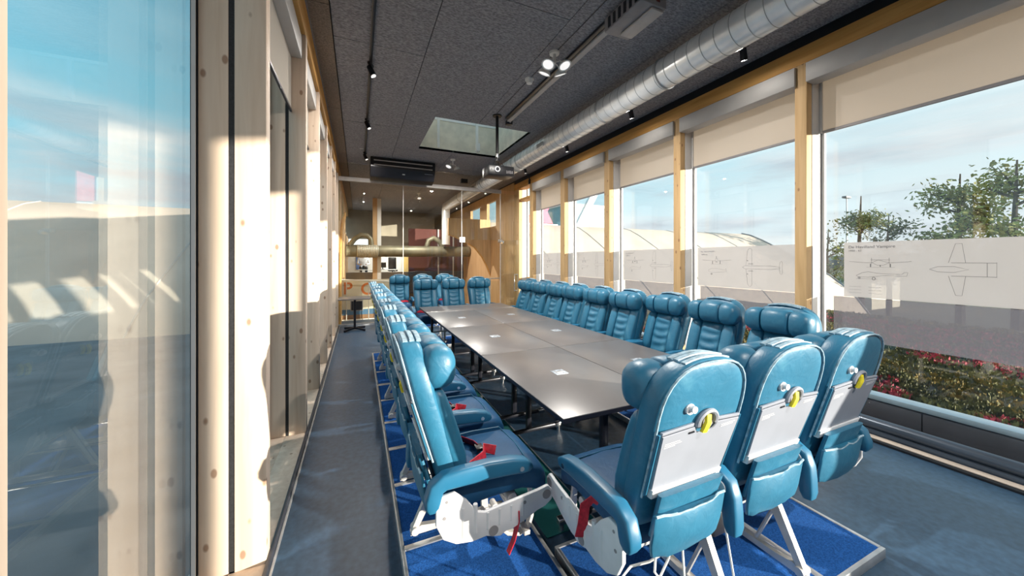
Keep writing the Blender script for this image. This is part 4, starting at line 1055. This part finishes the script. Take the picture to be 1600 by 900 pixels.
# person seated at the desk: one skinned figure
def person(loc):
    pts = [((0, 0, .48), .13), ((0, .0, .66), .12), ((0, -.01, .84), .14), ((0, -.01, .92), .055), ((0, -.03, 1.0), .075), ((0, -.035, 1.09), .085), ((0, -.03, 1.16), .06),
           ((.19, -.01, .85), .055), ((.24, -.07, .62), .042), ((.12, -.28, .60), .032), ((.10, -.36, .60), .028), ((-.19, -.01, .85), .055), ((-.24, -.07, .62), .042), ((-.12, -.28, .60), .032), ((-.10, -.36, .60), .028),
           ((.10, -.05, .46), .095), ((.11, -.42, .47), .07), ((.11, -.42, .08), .05), ((.11, -.54, .03), .035), ((-.10, -.05, .46), .095), ((-.11, -.42, .47), .07), ((-.11, -.42, .08), .05), ((-.11, -.54, .03), .035)]
    ed = [(0, 1), (1, 2), (2, 3), (3, 4), (4, 5), (5, 6), (2, 7), (7, 8), (8, 9), (9, 10), (2, 11), (11, 12), (12, 13), (13, 14), (0, 15), (15, 16), (16, 17), (17, 18), (0, 19), (19, 20), (20, 21), (21, 22)]
    me = bpy.data.meshes.new('person'); me.from_pydata([p for p, _ in pts], ed, [])
    o = bpy.data.objects.new('person', me); COL.objects.link(o)
    o.modifiers.new('skin', 'SKIN'); sub = o.modifiers.new('sub', 'SUBSURF'); sub.levels = 1; sub.render_levels = 1
    for v, (p, r_) in zip(me.skin_vertices[0].data, pts): v.radius = (r_, r_)
    me.skin_vertices[0].data[0].use_root = True
    dg = bpy.context.evaluated_depsgraph_get(); m2 = bpy.data.meshes.new_from_object(o.evaluated_get(dg))
    bpy.data.objects.remove(o)
    o = bpy.data.objects.new('person', m2); COL.objects.link(o); o.location = loc
    m2.materials.clear(); m2.materials.append(M['shirt']); m2.materials.append(M['skin']); m2.materials.append(M['hair']); m2.materials.append(M['black_metal'])
    for f in m2.polygons:
        c = f.center; f.use_smooth = True
        f.material_index = 2 if (c.z > 1.10 or (c.z > .99 and c.y > -.01)) else 1 if (c.z > .92 or c.y < -.31 and c.z > .55) else 3 if c.z < .52 else 0
    bm = bmesh.new(); add_tube(bm, [(0, -.115, 1.06), (0, -.135, 1.03)], .012, 6)
    for s in (-1, 1): add_tube(bm, [(s * .095, -.03, 1.03), (s * .10, -.03, 1.07)], .012, 6)
    finish('face_features', bm, 'skin', o)
    return o
tag(person((.20, 16.62, .8)), 'seated person in a white shirt with brown hair at the far office desk', 'person')
of = bpy.data.lights.new('office_lamp_light', 'AREA'); of.energy = 38; of.size = 1.6; of.color = (1, .95, .86)
lo = bpy.data.objects.new('office_lamp_light', of); COL.objects.link(lo); lo.location = (1.4, 16.4, 2.15)

# light given by the ceiling lamps, plus an added fill light behind the camera
def lamp_light(x, y, z, e, size=.30):
    l = bpy.data.lights.new('lamp_light', 'AREA'); l.shape = 'DISK'; l.size = size; l.energy = e; l.color = (1, .95, .88)
    o = bpy.data.objects.new('lamp_light', l); COL.objects.link(o); o.location = (x, y, z)
for x, y, e in ((2.03, 3.42, 60), (2.02, 8.02, 40), (1.95, 12.6, 60), (2.03, -1.2, 60)): lamp_light(x, y, 3.66, e * LAMP, .09)
for y in (4.45, 6.25, 8.2): lamp_light(.17, y, 3.76, 9 * LAMP, .06)
for y in (2.45, 4.15, 5.95, 7.85): lamp_light(3.80, y, 3.76, 2 * LAMP, .06)

# ------------------------------------------------------------------ outside, right: planted roof
struct(box('parapet_right', (4.70, -12, -1.0), (4.80, 9.4, .215), 'parapet'))
par_r = bpy.data.objects['parapet_right']
y = -3.4
while y < 9.3:
    box('facade_panel', (4.688, y + .004, -.9), (4.6995, min(y + 1.196, 9.3), .20), 'parapet', par_r, .001); y += 1.2
box('coping', (4.675, -12, .216), (4.83, 9.4, .262), 'sill_metal', par_r, .004)
def hgt(x, y): return .20 + .05 * noise.noise(Vector((x * .5, y * .5, 0))) + .02 * noise.noise(Vector((x * 2, y * 2, 3)))
bm = bmesh.new(); gx, gy = 40, 70
G = [[bm.verts.new((4.83 + 7.2 * i / gx, -9 + 17.6 * j / gy, hgt(4.83 + 7.2 * i / gx, -9 + 17.6 * j / gy) if i > 1 else .19)) for j in range(gy + 1)] for i in range(gx + 1)]
for i in range(gx):
    for j in range(gy): bm.faces.new((G[i][j], G[i + 1][j], G[i + 1][j + 1], G[i][j + 1]))
bed = struct(finish('ground_planted_roof', bm, 'sedum_soil'))
def tufts(name, m, count, lab, choose, size):
    bm = bmesh.new(); k = 0
    while k < count:
        x = 4.98 + 6.9 * random.random() ** 1.6; y = random.uniform(-3.5, 5.5)
        if not choose(noise.noise(Vector((x * .55, y * .55, 7)))): k += 1; continue
        z = hgt(x, y); s = size * random.uniform(.6, 1.4)
        for q in range(4):
            a = random.uniform(0, 2 * PI); t_ = random.uniform(.2, .9)
            d = Vector((math.cos(a) * t_, math.sin(a) * t_, 1)).normalized() * s; n_ = d.cross(Vector((math.sin(a), -math.cos(a), .2))).normalized() * s * .22
            p = Vector((x + random.uniform(-.03, .03), y + random.uniform(-.03, .03), z - .005))
            v = [bm.verts.new(p - n_ * .4), bm.verts.new(p + n_ * .4), bm.verts.new(p + d * .6 + n_), bm.verts.new(p + d), bm.verts.new(p + d * .6 - n_)]
            bm.faces.new(v)
        k += 1
    tag(finish(name, bm, m, None, smooth=False), lab, 'plants', None, 'stuff')
tufts('sedum_plants', 'sedum_a', 9000, 'olive green sedum covering the planted roof outside', lambda n_: True, .055)
tufts('sedum_plants', 'sedum_b', 6000, 'dark sedum clumps on the planted roof outside', lambda n_: n_ > -.1, .06)
tufts('sedum_plants', 'sedum_red', 9000, 'red sedum patches on the planted roof outside', lambda n_: -.02 < n_ < .60, .06)
tufts('sedum_plants', 'sedum_gold', 7000, 'golden sedum patches on the planted roof outside', lambda n_: n_ < -.15, .05)
bm = bmesh.new()
for k in range(2600):
    x = 4.84 + .20 * random.random() ** 1.3; y = random.uniform(-2.5, 5.5); s = random.uniform(.010, .020); z = .192
    v = [bm.verts.new((x + s * a * random.uniform(.6, 1.1), y + s * b * random.uniform(.6, 1.1), z + s * c * .8)) for a, b, c in ((1, 0, .3), (0, 1, .3), (-1, 0, .3), (0, -1, .3), (0, 0, 1.))]
    for i in range(4): bm.faces.new((v[i], v[(i + 1) % 4], v[4]))
tag(finish('gravel_strip', bm, 'gravel', None, smooth=False), 'strip of pale pebbles behind the metal coping outside', 'gravel', None, 'stuff')

# vaulted cream roofs: profile in Y-Z, extruded along X either side of the building
prof = [(21.0, 4.0), (20.2, 3.78), (19.3, 3.34), (18.2, 2.70), (16.8, 1.85), (15.4, 1.02), (14.4, .40), (13.6, -.30), (12.9, -1.1), (12.2, -2.2), (11.8, -3.2), (11.6, -5.0)]
prof = prof + [(42 - y, z) for y, z in prof[:0:-1]][0:0]
back = [(42 - y, z) for y, z in prof[1:]]
ring = back[::-1] + prof
bm = bmesh.new(); loft(bm, [[(x, y, z) for y, z in ring] for x in (4.82, 14, 23, 32.5)], True, True)
vr = tag(finish('vaulted_roof', bm, 'vault', None, True, 30), 'long cream vaulted roof outside the right windows', 'roof')
bm = bmesh.new()
for x in (9.5, 14., 18.5, 23., 27.5): add_tube(bm, [(x, y, z + .01) for y, z in prof], .03, 4)
finish('roof_seam', bm, 'cassette', vr)
tube('roof_verge', [(32.5, y, z + .03) for y, z in prof], .07, 'grey_case', vr, 6)
bm = bmesh.new(); loft(bm, [[(x, y, z) for y, z in ring] for x in (-45, -30, -15, -.97)], True, True)
vl = tag(finish('vaulted_roof', bm, 'vault', None, True, 30), 'tan topped vaulted roof outside the left windows', 'roof')
bm = bmesh.new()
for x in (-24., -18., -12., -6.): add_tube(bm, [(x, y, z + .01) for y, z in prof], .03, 4)
finish('roof_seam', bm, 'cassette', vl)
bm = bmesh.new()
for q in range(-30, 12): pass
G = bmesh.new(); add_box(G, (-40, -14, -1.2), (-.97, 12.4, -.45)); struct(finish('ground_flat_roof', G, 'flatroof'))
G = bmesh.new(); add_box(G, (-600, -600, -6), (600, 600, -5)); struct(finish('ground_far', G, 'terrain'))
bm.free()

# red roof letters, strut and tower beyond the vault ridge
sg = thing('roof_sign', 'red letter sign in a white frame standing on the vaulted roof ridge', 'sign', (9.9, 21.3, 4.0))
box('frame_rail', (-1.0, -.04, .0), (3.0, .04, .10), 'white', sg); box('frame_rail', (-1.0, -.04, 1.90), (1.2, .04, 2.0), 'white', sg)
box('frame_post', (-1.0, -.04, .1), (-.92, .04, 1.9), 'white', sg)
prism('letter', [(-.86, .14), (.95, .14), (.95, .62), (.55, .72), (.10, 1.82), (-.86, 1.82)], 'Y', -.06, .06, 'sign_red', sg)
prism('letter', [(-.20, .62), (.16, .62), (-.08, 1.15)], 'Y', -.075, -.0605, 'teal_clad', sg)
prism('letter', [(1.75, .14), (2.6, .14), (2.15, .95), (2.6, 1.82), (2.2, 1.82), (1.95, 1.35), (1.6, 1.82), (1.25, 1.82), (1.75, .95)], 'Y', -.06, .06, 'sign_pink', sg)
st = tag(prism('roof_strut', [(14.3, 3.9), (14.85, 3.9), (16.3, 6.4), (15.75, 6.4)], 'Y', 21.2, 21.5, 'white'), 'white leaning strut rising behind the vaulted roof', 'strut')
tw = thing('teal_tower', 'pale teal clad block with a white top behind the vaulted roof', 'building', (19.2, 27, 3.0))
box('tower_body', (-3.0, -.8, -8), (1.8, 1.5, 3.3), 'teal_clad', tw); box('white_top', (-3.1, -.9, 3.3), (1.9, 1.6, 3.6), 'white', tw, .02)
for x in (-2.4, -1.2, 0, 1.2): box('cladding_joint', (x - .02, -.812, -7), (x + .02, -.8005, 3.28), 'dark_frame', tw)

# light pole, trees, hedge, house and hills
lp = thing('light_pole', 'slim grey light pole outside the big right pane', 'lamp post', (47.5, 19.6, -5))
tube('mast', [(0, 0, 0), (0, 0, 13.2)], [.10, .05], 'metal_light', lp, 8); box('lamp_head', (-.5, -.2, 13.15), (.5, .2, 13.35), 'grey_case', lp, .03)
def tree(name, loc, h, r, lb, leafm, dens, seed, grp='autumn trees beyond the right windows'):
    rnd = random.Random(seed)
    t = thing(name, lb, 'tree', loc, 0, grp)
    bm = bmesh.new(); tips = []
    add_tube(bm, [(0, 0, 0), (.1, 0, h * .3), (-.05, .1, h * .62), (0, 0, h * .92)], [h * .022, h * .017, h * .010, h * .003], 7)
    for k in range(16):
        z0 = h * rnd.uniform(.28, .80); a = rnd.uniform(0, 2 * PI); L = r * rnd.uniform(.55, 1.05) * (1.15 - .5 * z0 / h)
        p1 = Vector((math.cos(a) * L * .5, math.sin(a) * L * .5, z0 + L * .32)); p2 = Vector((math.cos(a) * L, math.sin(a) * L, z0 + L * rnd.uniform(.35, .8)))
        add_tube(bm, [(0, 0, z0), p1, p2], [h * .008, h * .005, h * .002], 5)
        tips += [p1, p2, (p1 + p2) / 2]
        for q in range(3):
            p3 = p1.lerp(p2, rnd.uniform(.2, 1)) + Vector((rnd.uniform(-1, 1), rnd.uniform(-1, 1), rnd.uniform(.2, 1))) * r * .3
            add_tube(bm, [p1.lerp(p2, .4), p3], [h * .003, h * .001], 4); tips.append(p3)
    finish('trunk', bm, 'bark', t)
    bm = bmesh.new(); s = r * .062
    for k in range(dens):
        c = rnd.choice(tips) + Vector((rnd.gauss(0, 1), rnd.gauss(0, 1), rnd.gauss(0, .8))) * r * .20
        u = Vector((rnd.uniform(-1, 1), rnd.uniform(-1, 1), rnd.uniform(-1, 1))).normalized(); v = u.orthogonal().normalized()
        q = s * rnd.uniform(.6, 1.5)
        bm.faces.new([bm.verts.new(c + u * q), bm.verts.new(c + v * q * .6), bm.verts.new(c - u * q), bm.verts.new(c - v * q * .6)])
    fo = finish('foliage', bm, leafm, t, smooth=False); fo['kind'] = 'stuff'
    return t
tree('tree', (42., 16.3, -5), 13.5, 2.0, 'slim yellow green tree left of centre in the big right pane', 'leaf', 2600, 1)
tree('tree', (47., 16.2, -5), 12.0, 2.0, 'low sparse tree right of the slim tree in the big right pane', 'leaf_b', 1600, 2)
tree('tree', (48.5, 12.2, -5), 15.4, 2.7, 'tall open crowned tree near the right edge of the picture', 'leaf', 2600, 3)
tree('tree', (41.2, 7.9, -5), 14.6, 2.6, 'tallest tree, cut off by the right edge of the picture', 'leaf', 2600, 4)
tree('tree', (50.5, 22.5, -5), 11.0, 2.2, 'thin bare tree beside the light pole', 'leaf_b', 500, 6)
hs = thing('house', 'pale house with a low roof far outside the big right pane', 'building', (66, 26, -5))
box('wall', (-4, -3, 0), (4, 3, 5.4), 'cream', hs); prism('roof', [(-3.4, 5.4), (3.4, 5.4), (0, 7.2)], 'X', -4.3, 4.3, 'grey_case', hs)
for x in (-2.4, 0, 2.4): f_ = box('window', (x - .5, -3.05, 2.6), (x + .5, -2.99, 4.0), 'white', hs); 
hv = bmesh.new(); rings = []
for k in range(41):
    a = math.radians(-20 + 130 * k / 40)
    d = 260
    z = 6 + 5 * noise.noise(Vector((k * .22, 1.7, 0))) + 2 * noise.noise(Vector((k * .9, 3.1, 0)))
    rings.append([(math.sin(a) * d, math.cos(a) * d, -5), (math.sin(a) * (d + 40), math.cos(a) * (d + 40), z), (math.sin(a) * (d + 120), math.cos(a) * (d + 120), -5)])
loft(hv, rings, True, True)
tag(finish('hill_ridge', hv, 'hill'), 'low wooded ridge on the far horizon', 'hill', None, 'structure')
